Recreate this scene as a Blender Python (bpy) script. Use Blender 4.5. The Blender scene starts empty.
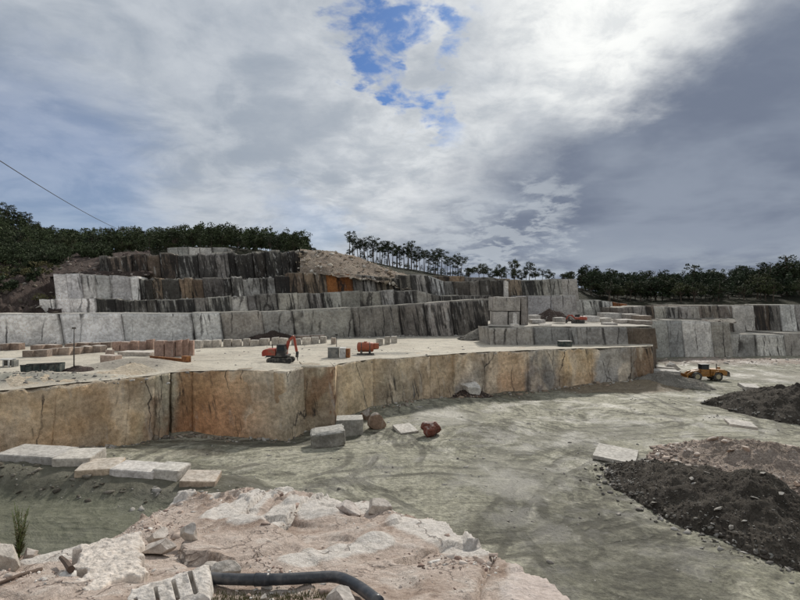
import bpy, bmesh, math, random
import numpy as np
from mathutils import Vector, Matrix, Euler

R = math.radians
F = 521.0                       # focal length in pixels of an 800-wide picture
sc = bpy.context.scene
col = sc.collection

# ---------------------------------------------------------------- camera
cam = bpy.data.cameras.new('camera')
cam.sensor_width = 36.0
cam.lens = 18.0 * F / 400.0
cam.clip_start = 0.1
cam.clip_end = 5000.0
cam_o = bpy.data.objects.new('camera', cam)
cam_o.location = (0, 0, 0)
cam_o.rotation_euler = (R(90), 0, 0)
col.objects.link(cam_o)
sc.camera = cam_o

SUN_AZ = 21.0                   # degrees to the right of the view direction
SUN_EL = 36.0
SKY_STRENGTH = 0.09

# ---------------------------------------------------------------- node helper
class NG:
    def __init__(s, tree):
        s.t = tree; s.n = tree.nodes; s.l = tree.links
    def node(s, kind, **kw):
        n = s.n.new(kind)
        for k, v in kw.items():
            setattr(n, k, v)
        return n
    def put(s, sock, v):
        if isinstance(v, bpy.types.NodeSocket):
            s.l.new(v, sock)
        else:
            if sock.type == 'RGBA' and len(v) == 3: v = (*v, 1)
            sock.default_value = v
    def m(s, op, a, b=0.0, c=0.0, clamp=False):
        n = s.node('ShaderNodeMath', operation=op, use_clamp=clamp)
        s.put(n.inputs[0], a); s.put(n.inputs[1], b); s.put(n.inputs[2], c)
        return n.outputs[0]
    def vm(s, op, a, b=(0, 0, 0), scale=None):
        n = s.node('ShaderNodeVectorMath', operation=op)
        s.put(n.inputs[0], a); s.put(n.inputs[1], b)
        if scale is not None: s.put(n.inputs[3], scale)
        return n.outputs['Value'] if op in ('DOT_PRODUCT', 'LENGTH', 'DISTANCE') else n.outputs[0]
    def rng(s, v, a, b, c=0.0, d=1.0, smooth=True):
        n = s.node('ShaderNodeMapRange', interpolation_type='SMOOTHSTEP' if smooth else 'LINEAR')
        s.put(n.inputs[0], v); s.put(n.inputs[1], a); s.put(n.inputs[2], b); s.put(n.inputs[3], c); s.put(n.inputs[4], d)
        return n.outputs[0]
    def mix(s, f, a, b, blend='MIX'):
        n = s.node('ShaderNodeMix', data_type='RGBA', blend_type=blend)
        s.put(n.inputs[0], f); s.put(n.inputs[6], a); s.put(n.inputs[7], b)
        return n.outputs[2]
    def noise(s, v, scale, detail=4.0, rough=0.55, dist=0.0, out=0):
        n = s.node('ShaderNodeTexNoise')
        s.put(n.inputs['Vector'], v); s.put(n.inputs['Scale'], scale); s.put(n.inputs['Detail'], detail)
        s.put(n.inputs['Roughness'], rough); s.put(n.inputs['Distortion'], dist)
        return n.outputs[out]
    def scalev(s, v, k):
        return s.vm('MULTIPLY', v, k)

def pdir(px, py):
    v = Vector(((px - 400) / F, 1.0, (300 - py) / F)); v.normalize(); return v

# ---------------------------------------------------------------- world: broken cloud over a clear sky
def make_world():
    w = bpy.data.worlds.new('World'); sc.world = w; w.use_nodes = True
    g = NG(w.node_tree); g.n.clear()
    out = g.node('ShaderNodeOutputWorld'); bg = g.node('ShaderNodeBackground')
    g.l.new(bg.outputs[0], out.inputs[0])
    bg.inputs[1].default_value = SKY_STRENGTH
    sky = g.node('ShaderNodeTexSky', sky_type='NISHITA')
    sky.sun_disc = False
    sky.sun_elevation = R(SUN_EL); sky.sun_rotation = R(SUN_AZ)
    sky.air_density = 1.0; sky.dust_density = 0.6; sky.ozone_density = 2.0
    tc = g.node('ShaderNodeTexCoord')
    d = g.vm('NORMALIZE', tc.outputs['Generated'])
    sep = g.node('ShaderNodeSeparateXYZ'); g.put(sep.inputs[0], d)
    up = g.m('MAXIMUM', sep.outputs[2], 0.0)
    inv = g.m('DIVIDE', 1.0, g.m('ADD', up, 0.22))
    plane = g.vm('SCALE', d, scale=inv)                     # the cloud deck, seen in perspective
    flat = g.vm('MULTIPLY', plane, (1, 1, 0.3))
    big = g.noise(flat, 1.1, 5, 0.55, 0.3)
    mid = g.noise(flat, 2.6, 7, 0.58, 0.4)
    fine = g.noise(flat, 7.0, 6, 0.62, 0.3)
    bigc = g.noise(flat, 1.6, 6, 0.6, 0.2, out=1)
    warp = g.vm('SCALE', g.vm('SUBTRACT', bigc, (0.5, 0.5, 0.5)), scale=0.24)
    finec = g.noise(flat, 6.0, 6, 0.6, 0.2, out=1)
    warp2 = g.vm('SCALE', g.vm('SUBTRACT', finec, (0.5, 0.5, 0.5)), scale=0.10)
    dw = g.vm('NORMALIZE', g.vm('ADD', g.vm('ADD', d, warp), warp2))
    def lobe(px, py, r, soft=0.55):
        dp = g.vm('DOT_PRODUCT', dw, tuple(pdir(px, py)))
        return g.rng(dp, math.cos(R(r)), math.cos(R(r * (1 - soft))))
    def add(*xs):
        r = xs[0]
        for x in xs[1:]: r = g.m('ADD', r, x)
        return r
    # openings in the cloud
    hole = add(lobe(350, 38, 4.2, .9), lobe(375, 56, 4.0, .9), lobe(396, 84, 3.2, .9), lobe(432, 108, 3.6, .9), lobe(405, 12, 3.2, .9), lobe(437, 60, 3, .9), lobe(450, 140, 3, .9))
    hole = g.m('MINIMUM', hole, 1.3)
    wisps = g.m('MULTIPLY', g.m('SUBTRACT', fine, 0.5), 3.6)
    wisps2 = g.m('MULTIPLY', g.m('SUBTRACT', mid, 0.5), 2.4)
    hole = g.rng(add(hole, wisps, wisps2), 0.50, 1.45)
    core = add(lobe(360, 40, 8, .8), lobe(415, 75, 9, .8))
    hole = g.m('MULTIPLY', hole, g.m('MINIMUM', core, 1.0))
    thin = g.m('MULTIPLY', lobe(20, 205, 17, 1.0), 0.45)                 # thin veil low on the left
    thin2 = g.m('MULTIPLY', lobe(300, 235, 7, .95), 0.25)
    # the heavy deck on the right: everything beyond one long edge
    n = pdir(300, 290).cross(pdir(700, 22)); n.normalize()
    edge = g.vm('DOT_PRODUCT', dw, tuple(n))
    heavy = g.rng(add(edge, g.m('MULTIPLY', g.m('SUBTRACT', mid, 0.5), 0.13), g.m('MULTIPLY', g.m('SUBTRACT', fine, 0.5), 0.10)), -0.06, 0.12)
    heavy = g.m('MULTIPLY', heavy, g.rng(g.vm('DOT_PRODUCT', dw, tuple(pdir(760, 190))), math.cos(R(62)), math.cos(R(38))))     # one bank of cloud, not half the sky
    # brightness of the cloud towards the hidden sun
    glow = lobe(560, -5, 32, 1.0)
    glow2 = lobe(605, 0, 13, .95)
    glow3 = g.m('MULTIPLY', add(lobe(550, 212, 4.0, 1.0), lobe(512, 254, 7.0, 1.0), lobe(460, 240, 7.0, 1.0)), g.rng(fine, .40, .60))
    lightc = g.mix(g.rng(big, 0.34, 0.66), (4.0, 4.35, 4.8), (6.0, 6.2, 6.4))
    lightc = g.mix(g.m('MULTIPLY', glow, 0.5), lightc, (6.4, 6.6, 6.7))
    lightc = g.mix(g.rng(fine, 0.45, 0.66, 0.0, 0.55), lightc, (7.4, 7.6, 7.7))
    lightc = g.mix(g.rng(fine, 0.48, 0.34, 0.0, 0.45), lightc, (3.5, 3.9, 4.4))
    lightc = g.mix(g.rng(mid, 0.55, 0.36, 0.0, 0.55), lightc, (3.1, 3.5, 4.05))
    grey_l = g.m('MULTIPLY', lobe(60, 110, 34, 1.0), 0.75)
    lightc = g.mix(grey_l, lightc, g.mix(g.rng(mid, 0.4, 0.62), (2.7, 3.15, 3.8), (4.0, 4.4, 4.95)))
    darkc = g.mix(g.rng(big, 0.38, 0.62), (1.5, 1.78, 2.4), (2.35, 2.7, 3.35))
    darkc = g.mix(g.rng(mid, 0.52, 0.82, 0.0, 0.4), darkc, (3.0, 3.35, 3.9))
    cloud = g.mix(heavy, lightc, darkc)
    cloud = g.mix(g.m('MULTIPLY', glow2, g.rng(fine, .36, .6, .5, .95)), cloud, (8.8, 8.9, 8.7))
    cloud = g.mix(g.m('MULTIPLY', g.m('MINIMUM', glow3, 1.0), 0.42), cloud, (5.6, 6.0, 6.3))
    low = g.m('MULTIPLY', g.rng(sep.outputs[2], 0.12, 0.0), g.rng(mid, 0.36, 0.6))
    cloud = g.mix(g.m('MULTIPLY', low, 0.5), cloud, (5.4, 5.9, 6.2))
    blue = g.mix(1.0, sky.outputs[0], (0.26, 0.40, 0.62), 'MULTIPLY')
    opening = g.m('MAXIMUM', hole, g.m('ADD', thin, thin2), clamp=True)
    final = g.mix(opening, cloud, blue)
    g.put(bg.inputs[0], final)

make_world()

sun = bpy.data.lights.new('sun', 'SUN')
sun.energy = 2.7
sun.angle = R(3.5)
sun.color = (1.0, 0.95, 0.87)
sun_o = bpy.data.objects.new('sun', sun)
sun_o.rotation_euler = (R(90 - SUN_EL), 0, R(180 - SUN_AZ))
# a lamp shines along its -Z; aim it from the sun's place towards the camera
dv = -Vector((math.sin(R(SUN_AZ)) * math.cos(R(SUN_EL)), math.cos(R(SUN_AZ)) * math.cos(R(SUN_EL)), math.sin(R(SUN_EL))))
sun_o.rotation_euler = dv.to_track_quat('-Z', 'Y').to_euler()
col.objects.link(sun_o)

vs = sc.view_settings
vs.view_transform = 'Standard'; vs.look = 'None'; vs.gamma = 1.0; vs.use_curve_mapping = False
vs.exposure = 0.36
sc.cycles.use_denoising = True
sc.cycles.max_bounces = 5

# ---------------------------------------------------------------- noise in numpy
def _h(ix, iy, iz, seed):
    with np.errstate(over='ignore'):
        h = (ix.astype(np.uint32) * np.uint32(374761393) + iy.astype(np.uint32) * np.uint32(668265263)
             + iz.astype(np.uint32) * np.uint32(2147483647) + np.uint32((seed * 974711 + 12345) & 0xffffffff))
        h = (h ^ (h >> np.uint32(13))) * np.uint32(1274126177)
        h = (h ^ (h >> np.uint32(16))) * np.uint32(2246822519)
        h = h ^ (h >> np.uint32(15))
    return h.astype(np.float64) / 4294967295.0

def vnoise(x, y, z, seed=0):
    x, y, z = np.broadcast_arrays(np.asarray(x, float), np.asarray(y, float), np.asarray(z, float))
    xi = np.floor(x); yi = np.floor(y); zi = np.floor(z)
    fx = x - xi; fy = y - yi; fz = z - zi
    fx = fx * fx * (3 - 2 * fx); fy = fy * fy * (3 - 2 * fy); fz = fz * fz * (3 - 2 * fz)
    xi = xi.astype(np.int64); yi = yi.astype(np.int64); zi = zi.astype(np.int64)
    r = 0
    for dx in (0, 1):
        wx = fx if dx else 1 - fx
        for dy in (0, 1):
            wy = fy if dy else 1 - fy
            for dz in (0, 1):
                wz = fz if dz else 1 - fz
                r = r + wx * wy * wz * _h(xi + dx, yi + dy, zi + dz, seed)
    return r * 2 - 1

def fbm(x, y, z=0.0, octv=4, seed=0, gain=0.5):
    a = 1.0; s = 0.0; t = 0.0; f = 1.0
    for k in range(octv):
        s = s + a * vnoise(np.asarray(x) * f, np.asarray(y) * f, np.asarray(z) * f, seed + k * 17)
        t += a; a *= gain; f *= 2.03
    return s / t

def smooth(a, b, x):
    t = np.clip((np.asarray(x, float) - a) / (b - a), 0, 1); return t * t * (3 - 2 * t)

def bump2(x, y, cx, cy, rx, ry, rot=0.0):
    c, s = math.cos(rot), math.sin(rot)
    u = ((x - cx) * c + (y - cy) * s) / rx; v = (-(x - cx) * s + (y - cy) * c) / ry
    return np.exp(-(u * u + v * v))

# ---------------------------------------------------------------- places
def W(px, py, Y):
    return Vector(((px - 400) / F * Y, Y, (300 - py) / F * Y))

TERR = -7.4
FLOOR = -13.4
def terr_z(x, y):
    x = np.asarray(x, float); y = np.asarray(y, float)
    z = TERR + 0.14 * fbm(x * .12, y * .12, 0, 3, 5) + 0.05 * fbm(x * .8, y * .8, 0, 3, 6)
    z = z + 1.15 * bump2(x, y, -28.5, 56.5, 5.0, 2.6, 0.25)      # low spoil pile in front of the block row
    z = z + 0.55 * bump2(x, y, -36, 48.5, 7.0, 2.5, 0.2) * (1 + 0.7 * fbm(x * 1.2, y * 1.2, 0, 3, 9))
    z = z + 0.4 * bump2(x, y, -14, 58, 4, 1.5)
    return z
def floor_z(x, y):
    x = np.asarray(x, float); y = np.asarray(y, float)
    z = FLOOR + 0.22 * fbm(x * .06, y * .06, 0, 3, 21) + 0.16 * fbm(x * .35, y * .35, 0, 4, 22) + 0.03 * fbm(x * 1.6, y * 1.6, 0, 3, 23)
    z = z - 0.9 * bump2(x, y, -13, 54, 9, 6)
    z = z + 1.5 * bump2(x, y, -36, 44.5, 9, 3.0)
    ax, ay, bx, by = -36.0, 39.5, -12.0, 36.0                     # bank under the row of slabs
    tb = np.clip(((x - ax) * (bx - ax) + (y - ay) * (by - ay)) / ((bx - ax) ** 2 + (by - ay) ** 2), 0, 1)
    db = np.hypot(x - ax - tb * (bx - ax), y - ay - tb * (by - ay))
    z = z + (1.75 - 1.15 * tb) * np.exp(-(db / 2.6) ** 4) * (1 + .2 * fbm(x * .8, y * .8, 0, 3, 29))
    z = z + 1.1 * bump2(x, y, 41, 80.0, 6.0, 2.6, -0.35) + 0.9 * bump2(x, y, 33, 79, 7, 2.2)
    z = z + 0.7 * bump2(x, y, 4, 67, 9, 2.5, 0.3)
    z = z + 0.9 * bump2(x, y, 82, 112, 34, 6) * (0.6 + 0.5 * fbm(x * .4, y * .4, 0, 3, 27))
    return z
# crest of the near mound: distance of the edge for each direction
MP = np.array([(-500, 545), (-200, 545), (-60, 542), (0, 545), (22, 549), (60, 548), (85, 545), (100, 541), (122, 529), (150, 513), (175, 501), (200, 494), (225, 490), (255, 487), (275, 489), (310, 496), (355, 502), (380, 505), (398, 513), (440, 525), (480, 541), (520, 563), (555, 588), (580, 604), (660, 660), (900, 780), (1400, 900)], float)
MPY = 1.75 / ((MP[:, 1] - 300) / F - 0.22)
def crest(t):
    return np.interp(t * F + 400, MP[:, 0], MPY)
_fr = np.random.RandomState(404); FSX = _fr.uniform(-8.5, 5, 110); FSY = _fr.uniform(3.4, 14.5, 110); FTX = _fr.normal(0, .10, 110); FTY = _fr.normal(0, .09, 110); FO = _fr.normal(0, .045, 110)
def facets(x, y):
    """broken bedrock: flat pieces of different tilt meeting at sharp edges"""
    sh = np.shape(x); x = np.ravel(x).astype(float); y = np.ravel(y).astype(float)
    wx = x + .18 * fbm(x * 1.5, y * 1.5, 0, 3, 56); wy = y + .18 * fbm(x * 1.5 + 9, y * 1.5, 0, 3, 57)
    best = np.full(x.shape, 1e9); z = np.zeros(x.shape)
    for a, b, tx, ty, o in zip(FSX, FSY, FTX, FTY, FO):
        u = (wx - a) * .82 + (wy - b) * .57; v = -(wx - a) * .57 + (wy - b) * .82
        d = (u * 1.35) ** 2 + (v * .75) ** 2; k = d < best
        best[k] = d[k]; z[k] = (tx * (x - a) + ty * (y - b) + o)[k]
    return z.reshape(sh)
def mound_z(x, y, detail=True):
    x = np.asarray(x, float); y = np.asarray(y, float)
    s = y - crest(x / np.maximum(y, 0.3)) - 0.25 * fbm(x * 1.3, y * 1.3, 0, 3, 41)
    z = -1.75 - 0.22 * y
    z = z - 0.25 * smooth(-1.5, 0.0, s) * 0.5
    drop = np.maximum(s, 0)
    z = z - (drop * 1.9 + np.minimum(drop, 1.0) ** 2 * 0.5)
    if detail:
        k = 1 - smooth(0.5, 3, s)
        z = z + 0.08 * fbm(x * .9, y * .9, 0, 4, 42) + 0.035 * fbm(x * 3.2, y * 3.2, 0, 4, 43) * (0.4 + k)
        z = z + 0.35 * fbm(x * .5, y * .5, 0, 4, 44) * (1 - k)
        st_ = x * .78 + y * .62 + .35 * fbm(x * .8, y * .8, 0, 3, 51)          # bedding steps run across the ledge
        fr = st_ / 1.15 - np.floor(st_ / 1.15)
        z = z + k * .16 * (fr - smooth(.90, 1.0, fr)) * smooth(5.5, 8.5, y)
        z = z + 0.42 * facets(x, y) * k * smooth(3.6, 6.0, y)
        r = 1 - np.abs(fbm(x * 1.9 + y * .9, y * 1.1 - x * .5, 0, 3, 46))
        z = z + 0.10 * smooth(.86, 1.0, r) * smooth(8, 11, y)
    return np.maximum(z, FLOOR - 1.5)
def mpt(px, py):
    Y = 1.75 / ((py - 300) / F - 0.22)
    X = (px - 400) / F * Y
    return Vector((X, Y, float(mound_z(X, Y))))
def tpt(px, py):                # a point on the terrace under a pixel
    Y = -TERR * F / (py - 300); X = (px - 400) / F * Y
    return Vector((X, Y, float(terr_z(X, Y))))
def fpt(px, py):                # a point on the pit floor under a pixel
    Y = -FLOOR * F / (py - 300); X = (px - 400) / F * Y
    return Vector((X, Y, float(floor_z(X, Y))))

# ---------------------------------------------------------------- materials
MAT = {}
def new_mat(name):
    m = bpy.data.materials.new(name); m.use_nodes = True
    g = NG(m.node_tree)
    b = g.n['Principled BSDF']
    MAT[name] = m
    return m, g, b

def bump(g, b, h, strength, dist):
    n = g.node('ShaderNodeBump'); n.inputs['Strength'].default_value = strength; n.inputs['Distance'].default_value = dist
    g.put(n.inputs['Height'], h); g.l.new(n.outputs[0], b.inputs['Normal'])

def rock_material(name, local=False, dust=(0.40, 0.37, 0.31), dust_amt=0.75, fscale=1.0, bumpd=0.12, crack=0.0, crack_z=.35, crack_w=.03):
    m, g, b = new_mat(name)
    geo = g.node('ShaderNodeNewGeometry')
    if local:
        tc = g.node('ShaderNodeTexCoord'); oi = g.node('ShaderNodeObjectInfo')
        pos = g.vm('ADD', tc.outputs['Object'], g.vm('SCALE', oi.outputs['Location'], scale=1.37))
    else:
        pos = geo.outputs['Position']
    at = g.node('ShaderNodeAttribute', attribute_name='tint')
    tint = at.outputs['Color']; strk = at.outputs['Alpha']
    if local:
        tint = g.mix(1.0, tint, oi.outputs['Color'], 'MULTIPLY')
        r = oi.outputs['Random']
        tint = g.mix(1.0, tint, g.mix(r, (0.82, 0.82, 0.83), (1.12, 1.08, 1.04)), 'MULTIPLY')
    n1 = g.noise(pos, 0.35 * fscale, 4, 0.6)
    n2 = g.noise(pos, 2.2 * fscale, 5, 0.65)
    n3 = g.noise(pos, 14.0 * fscale, 4, 0.7)
    c = g.mix(1.0, tint, g.mix(g.rng(n1, 0.3, 0.7), (0.72, 0.71, 0.70), (1.22, 1.2, 1.17)), 'MULTIPLY')
    c = g.mix(1.0, c, g.mix(g.rng(n2, 0.3, 0.7), (0.74, 0.72, 0.70), (1.2, 1.2, 1.2)), 'MULTIPLY')
    c = g.mix(1.0, c, g.mix(g.rng(n3, 0.3, 0.7), (0.84, 0.83, 0.82), (1.13, 1.13, 1.14)), 'MULTIPLY')
    # water stains run down the face
    sp_ = g.node('ShaderNodeSeparateXYZ'); g.put(sp_.inputs[0], pos)
    cb_ = g.node('ShaderNodeCombineXYZ'); g.put(cb_.inputs[0], g.m('MULTIPLY_ADD', sp_.outputs[2], 0.0 if local else 0.2, sp_.outputs[0])); g.put(cb_.inputs[1], sp_.outputs[1]); g.put(cb_.inputs[2], g.m('MULTIPLY', sp_.outputs[2], 0.07))
    ps = cb_.outputs[0]
    s1 = g.noise(ps, 0.9 * fscale, 5, 0.62, 0.25)
    s2 = g.noise(ps, 3.2 * fscale, 4, 0.6, 0.2)
    low = g.noise(pos, 0.12 * fscale, 3, 0.5)
    s = g.m('ADD', g.m('MULTIPLY', s1, 0.65), g.m('MULTIPLY', s2, 0.35))
    th = g.m('ADD', g.m('SUBTRACT', 0.72, g.m('MULTIPLY', strk, 0.30)), g.m('MULTIPLY', g.m('SUBTRACT', low, 0.5), 0.35))
    stain = g.rng(g.m('SUBTRACT', s, th), -0.03, 0.07)
    sep = g.node('ShaderNodeSeparateXYZ'); g.put(sep.inputs[0], geo.outputs['Normal'])
    stain = g.m('MULTIPLY', stain, g.rng(sep.outputs[2], 0.75, 0.3))
    c = g.mix(g.m('MULTIPLY', stain, 0.88), c, (0.028, 0.026, 0.024))
    pale = g.m('MULTIPLY', g.rng(g.noise(ps, 1.7 * fscale, 5, 0.65, 0.3), 0.55, 0.66), g.rng(strk, 0.3, 0.9, 0.35, 0.9))
    pale = g.m('MULTIPLY', pale, g.rng(g.noise(pos, 0.5 * fscale, 3, 0.6), 0.42, 0.58))
    c = g.mix(g.m('MULTIPLY', pale, 0.8), c, (0.55, 0.53, 0.49))
    # fractures: thin dark lines, mostly upright
    if crack:
        cw = g.vm('ADD', g.vm('MULTIPLY', pos, (1, 1, crack_z)), g.vm('MULTIPLY', g.noise(pos, 0.45, 4, .6, 0, 1), (1.0, 1.0, .1)))
        vo = g.node('ShaderNodeTexVoronoi', feature='DISTANCE_TO_EDGE'); g.put(vo.inputs['Vector'], cw); vo.inputs['Scale'].default_value = crack
        cm = g.m('MULTIPLY', g.rng(vo.outputs['Distance'], crack_w, crack_w * .2), g.rng(g.noise(pos, 0.16, 3, .6), 0.40, 0.60))
        c = g.mix(g.m('MULTIPLY', cm, 0.85), c, (0.035, 0.03, 0.027))
    # stone dust lies on what faces up
    dn = g.m('MULTIPLY', g.rng(sep.outputs[2], 0.45, 0.85), g.rng(n2, 0.2, 0.6, 0.55, 1.0))
    c = g.mix(g.m('MULTIPLY', dn, dust_amt), c, g.mix(g.rng(n2, .35, .65), tuple(v * .75 for v in dust), tuple(v * 1.15 for v in dust)))
    g.put(b.inputs['Base Color'], c)
    b.inputs['Roughness'].default_value = 0.85
    b.inputs['Specular IOR Level'].default_value = 0.25
    h = g.m('ADD', g.m('MULTIPLY', n2, 1.0), g.m('ADD', g.m('MULTIPLY', n3, 0.35), g.m('MULTIPLY', s2, 0.8)))
    bump(g, b, h, 0.8, bumpd / fscale)
    return m

rock_material('quarry_rock', bumpd=0.35, crack=.20, crack_z=.07, crack_w=.03)
rock_material('near_wall_rock', dust=(0.45, 0.40, 0.32), bumpd=0.45, crack=.17, crack_z=.22, crack_w=.010)
rock_material('block_granite', local=True, dust=(0.50, 0.48, 0.44), dust_amt=0.5, fscale=1.6, bumpd=0.08)
rock_material('near_granite', local=True, dust=(0.52, 0.48, 0.44), dust_amt=0.55, fscale=6.0, bumpd=0.12)

def ground_material():
    m, g, b = new_mat('pit_floor_mud')
    geo = g.node('ShaderNodeNewGeometry'); pos = geo.outputs['Position']
    flat = g.vm('MULTIPLY', pos, (1, 1, 0))
    n1 = g.noise(flat, 0.045, 5, 0.6, 0.5)
    n2 = g.noise(flat, 0.20, 6, 0.70, 0.35)
    n3 = g.noise(flat, 1.5, 5, 0.65)
    n4 = g.noise(flat, 8.0, 4, 0.7)
    c = g.mix(g.rng(n1, 0.40, 0.60), (0.170, 0.166, 0.124), (0.265, 0.256, 0.200))
    c = g.mix(g.rng(n2, 0.50, 0.62, 0.0, 0.65), c, (0.34, 0.328, 0.268))
    c = g.mix(g.rng(n2, 0.47, 0.36, 0.0, 0.65), c, (0.10, 0.094, 0.07))
    # wheel tracks: long bent bands of turned mud round a few turning places
    sepf = g.node('ShaderNodeSeparateXYZ'); g.put(sepf.inputs[0], flat)
    wv = g.vm('SCALE', g.vm('SUBTRACT', g.noise(flat, 0.06, 3, .5, 0, 1), (.5, .5, .5)), scale=16.0)
    sw = g.node('ShaderNodeSeparateXYZ'); g.put(sw.inputs[0], g.vm('ADD', flat, wv))
    def tracks(cx, cy, freq, k, seedv):
        dx = g.m('SUBTRACT', sw.outputs[0], cx); dy = g.m('SUBTRACT', sw.outputs[1], cy)
        r = g.m('SQRT', g.m('ADD', g.m('MULTIPLY', dx, dx), g.m('MULTIPLY', dy, dy)))
        th = g.m('ARCTAN2', dy, dx)
        cmb = g.node('ShaderNodeCombineXYZ'); g.put(cmb.inputs[0], g.m('MULTIPLY', r, freq)); g.put(cmb.inputs[1], g.m('MULTIPLY', th, 2.2)); cmb.inputs[2].default_value = seedv
        nn_ = g.noise(cmb.outputs[0], 1.0, 4, 0.6)
        mask = g.rng(g.noise(g.vm('ADD', flat, (seedv * 7.3, seedv * 3.1, 0)), 0.07, 2, 0.5), 0.42, 0.60)
        return g.m('MULTIPLY', mask, g.m('MULTIPLY', g.m('SUBTRACT', nn_, 0.5), k))
    t = g.m('ADD', tracks(0, 38, 1.1, 2.4, 1.0), g.m('ADD', tracks(34, 58, 0.9, 2.4, 5.0), tracks(-30, 70, 1.0, 2.2, 9.0)))
    ridg = g.noise(g.vm('MULTIPLY', g.vm('ADD', flat, wv), (0.22, 1.0, 0)), 0.55, 5, 0.65, 0.6)
    t2 = g.m('MULTIPLY', g.m('SUBTRACT', ridg, 0.5), 1.5)
    c = g.mix(g.rng(g.m('ADD', t, t2), 0.03, 0.30, 0.0, 0.6), c, (0.37, 0.355, 0.292))
    c = g.mix(g.rng(g.m('ADD', t, t2), -0.03, -0.30, 0.0, 0.75), c, (0.095, 0.09, 0.07))
    c = g.mix(1.0, c, g.mix(g.rng(n3, 0.3, 0.7), (0.70, 0.70, 0.70), (1.25, 1.24, 1.22)), 'MULTIPLY')
    c = g.mix(1.0, c, g.mix(g.rng(n4, 0.3, 0.7), (0.88, 0.88, 0.88), (1.1, 1.1, 1.1)), 'MULTIPLY')
    n5 = g.noise(flat, 3.3, 6, 0.78)
    # wheel ruts left by turning machines: pairs of narrow arcs
    am = [g.rng(g.noise(g.vm('ADD', flat, (17.0 * k, 29.0 * k, 0)), 0.11, 3, 0.6), 0.44, 0.58) for k in range(3)]
    def arc(cx, cy, r0, gauge=1.9, w=0.42, seedv=0.0):
        sx = g.m('SUBTRACT', sepf.outputs[0], cx); sy = g.m('SUBTRACT', sepf.outputs[1], cy)
        r = g.m('SQRT', g.m('ADD', g.m('MULTIPLY', sx, sx), g.m('MULTIPLY', sy, sy)))
        r = g.m('ADD', r, g.m('MULTIPLY', g.m('SUBTRACT', n1, 0.5), 6.0))
        d = g.m('ABSOLUTE', g.m('SUBTRACT', g.m('ABSOLUTE', g.m('SUBTRACT', r, r0)), gauge / 2))
        return g.m('MULTIPLY', g.rng(d, w, w * .35), am[int(seedv) % 3])
    ruts = arc(-8, 70, 42, seedv=3)
    for k, a_ in enumerate(((-4, 74, 47), (60, 90, 58), (62, 92, 63), (2, 20, 21), (30, 30, 22), (-30, 10, 38), (40, 10, 36), (42, 12, 41), (20, 80, 26), (-12, 45, 9), (-11, 46, 12))):
        ruts = g.m('MAXIMUM', ruts, arc(*a_, seedv=11.0 * k + 5))
    c = g.mix(g.m('MULTIPLY', ruts, g.rng(n5, .35, .6, .45, .85)), c, (0.08, 0.075, 0.058))
    c = g.mix(1.0, c, g.mix(g.rng(n5, 0.32, 0.68), (0.60, 0.59, 0.57), (1.32, 1.32, 1.30)), 'MULTIPLY')
    at = g.node('ShaderNodeAttribute', attribute_name='tint')
    c = g.mix(at.outputs['Alpha'], c, g.mix(1.0, at.outputs['Color'], g.mix(g.rng(g.m('ADD', g.m('MULTIPLY', n3, .5), g.m('MULTIPLY', n5, .5)), 0.3, 0.7), (0.75, 0.75, 0.75), (1.2, 1.2, 1.2)), 'MULTIPLY'))
    g.put(b.inputs['Base Color'], c)
    g.put(b.inputs['Roughness'], g.rng(n2, 0.36, 0.56, 0.45, 0.9))
    b.inputs['Specular IOR Level'].default_value = 0.26
    h = g.m('ADD', g.m('MULTIPLY', t, 0.3), g.m('ADD', g.m('MULTIPLY', n3, 0.7), g.m('ADD', g.m('MULTIPLY', n5, 0.45), g.m('SUBTRACT', g.m('MULTIPLY', t2, 0.3), g.m('MULTIPLY', ruts, .35)))))
    bump(g, b, h, 0.9, 0.22)
ground_material()

def terrace_material():
    m, g, b = new_mat('terrace_dust')
    geo = g.node('ShaderNodeNewGeometry'); pos = geo.outputs['Position']
    n1 = g.noise(pos, 0.09, 5, 0.6, 0.8); n2 = g.noise(pos, 0.6, 6, 0.62, .6); n3 = g.noise(pos, 4.0, 5, 0.68)
    c = g.mix(g.rng(n1, 0.36, 0.62), (0.40, 0.355, 0.285), (0.50, 0.455, 0.37))
    c = g.mix(g.rng(n2, 0.50, 0.34, 0.0, 0.6), c, (0.27, 0.25, 0.21))
    st = g.noise(g.vm('MULTIPLY', pos, (0.16, 1.1, 1)), 1.0, 5, 0.6, 0.4)
    c = g.mix(g.rng(st, 0.52, 0.66, 0.0, 0.5), c, (0.52, 0.475, 0.395))
    c = g.mix(g.rng(st, 0.46, 0.34, 0.0, 0.5), c, (0.25, 0.235, 0.20))
    c = g.mix(1.0, c, g.mix(g.rng(n3, 0.3, 0.7), (0.8, 0.8, 0.8), (1.12, 1.12, 1.12)), 'MULTIPLY')
    at = g.node('ShaderNodeAttribute', attribute_name='tint')
    c = g.mix(at.outputs['Alpha'], c, g.mix(1.0, at.outputs['Color'], g.mix(g.rng(n3, 0.3, 0.7), (0.7, 0.7, 0.7), (1.25, 1.25, 1.25)), 'MULTIPLY'))
    g.put(b.inputs['Base Color'], c); b.inputs['Roughness'].default_value = 0.95
    bump(g, b, g.m('ADD', n2, g.m('MULTIPLY', n3, 0.4)), 0.8, 0.2)
terrace_material()

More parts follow.
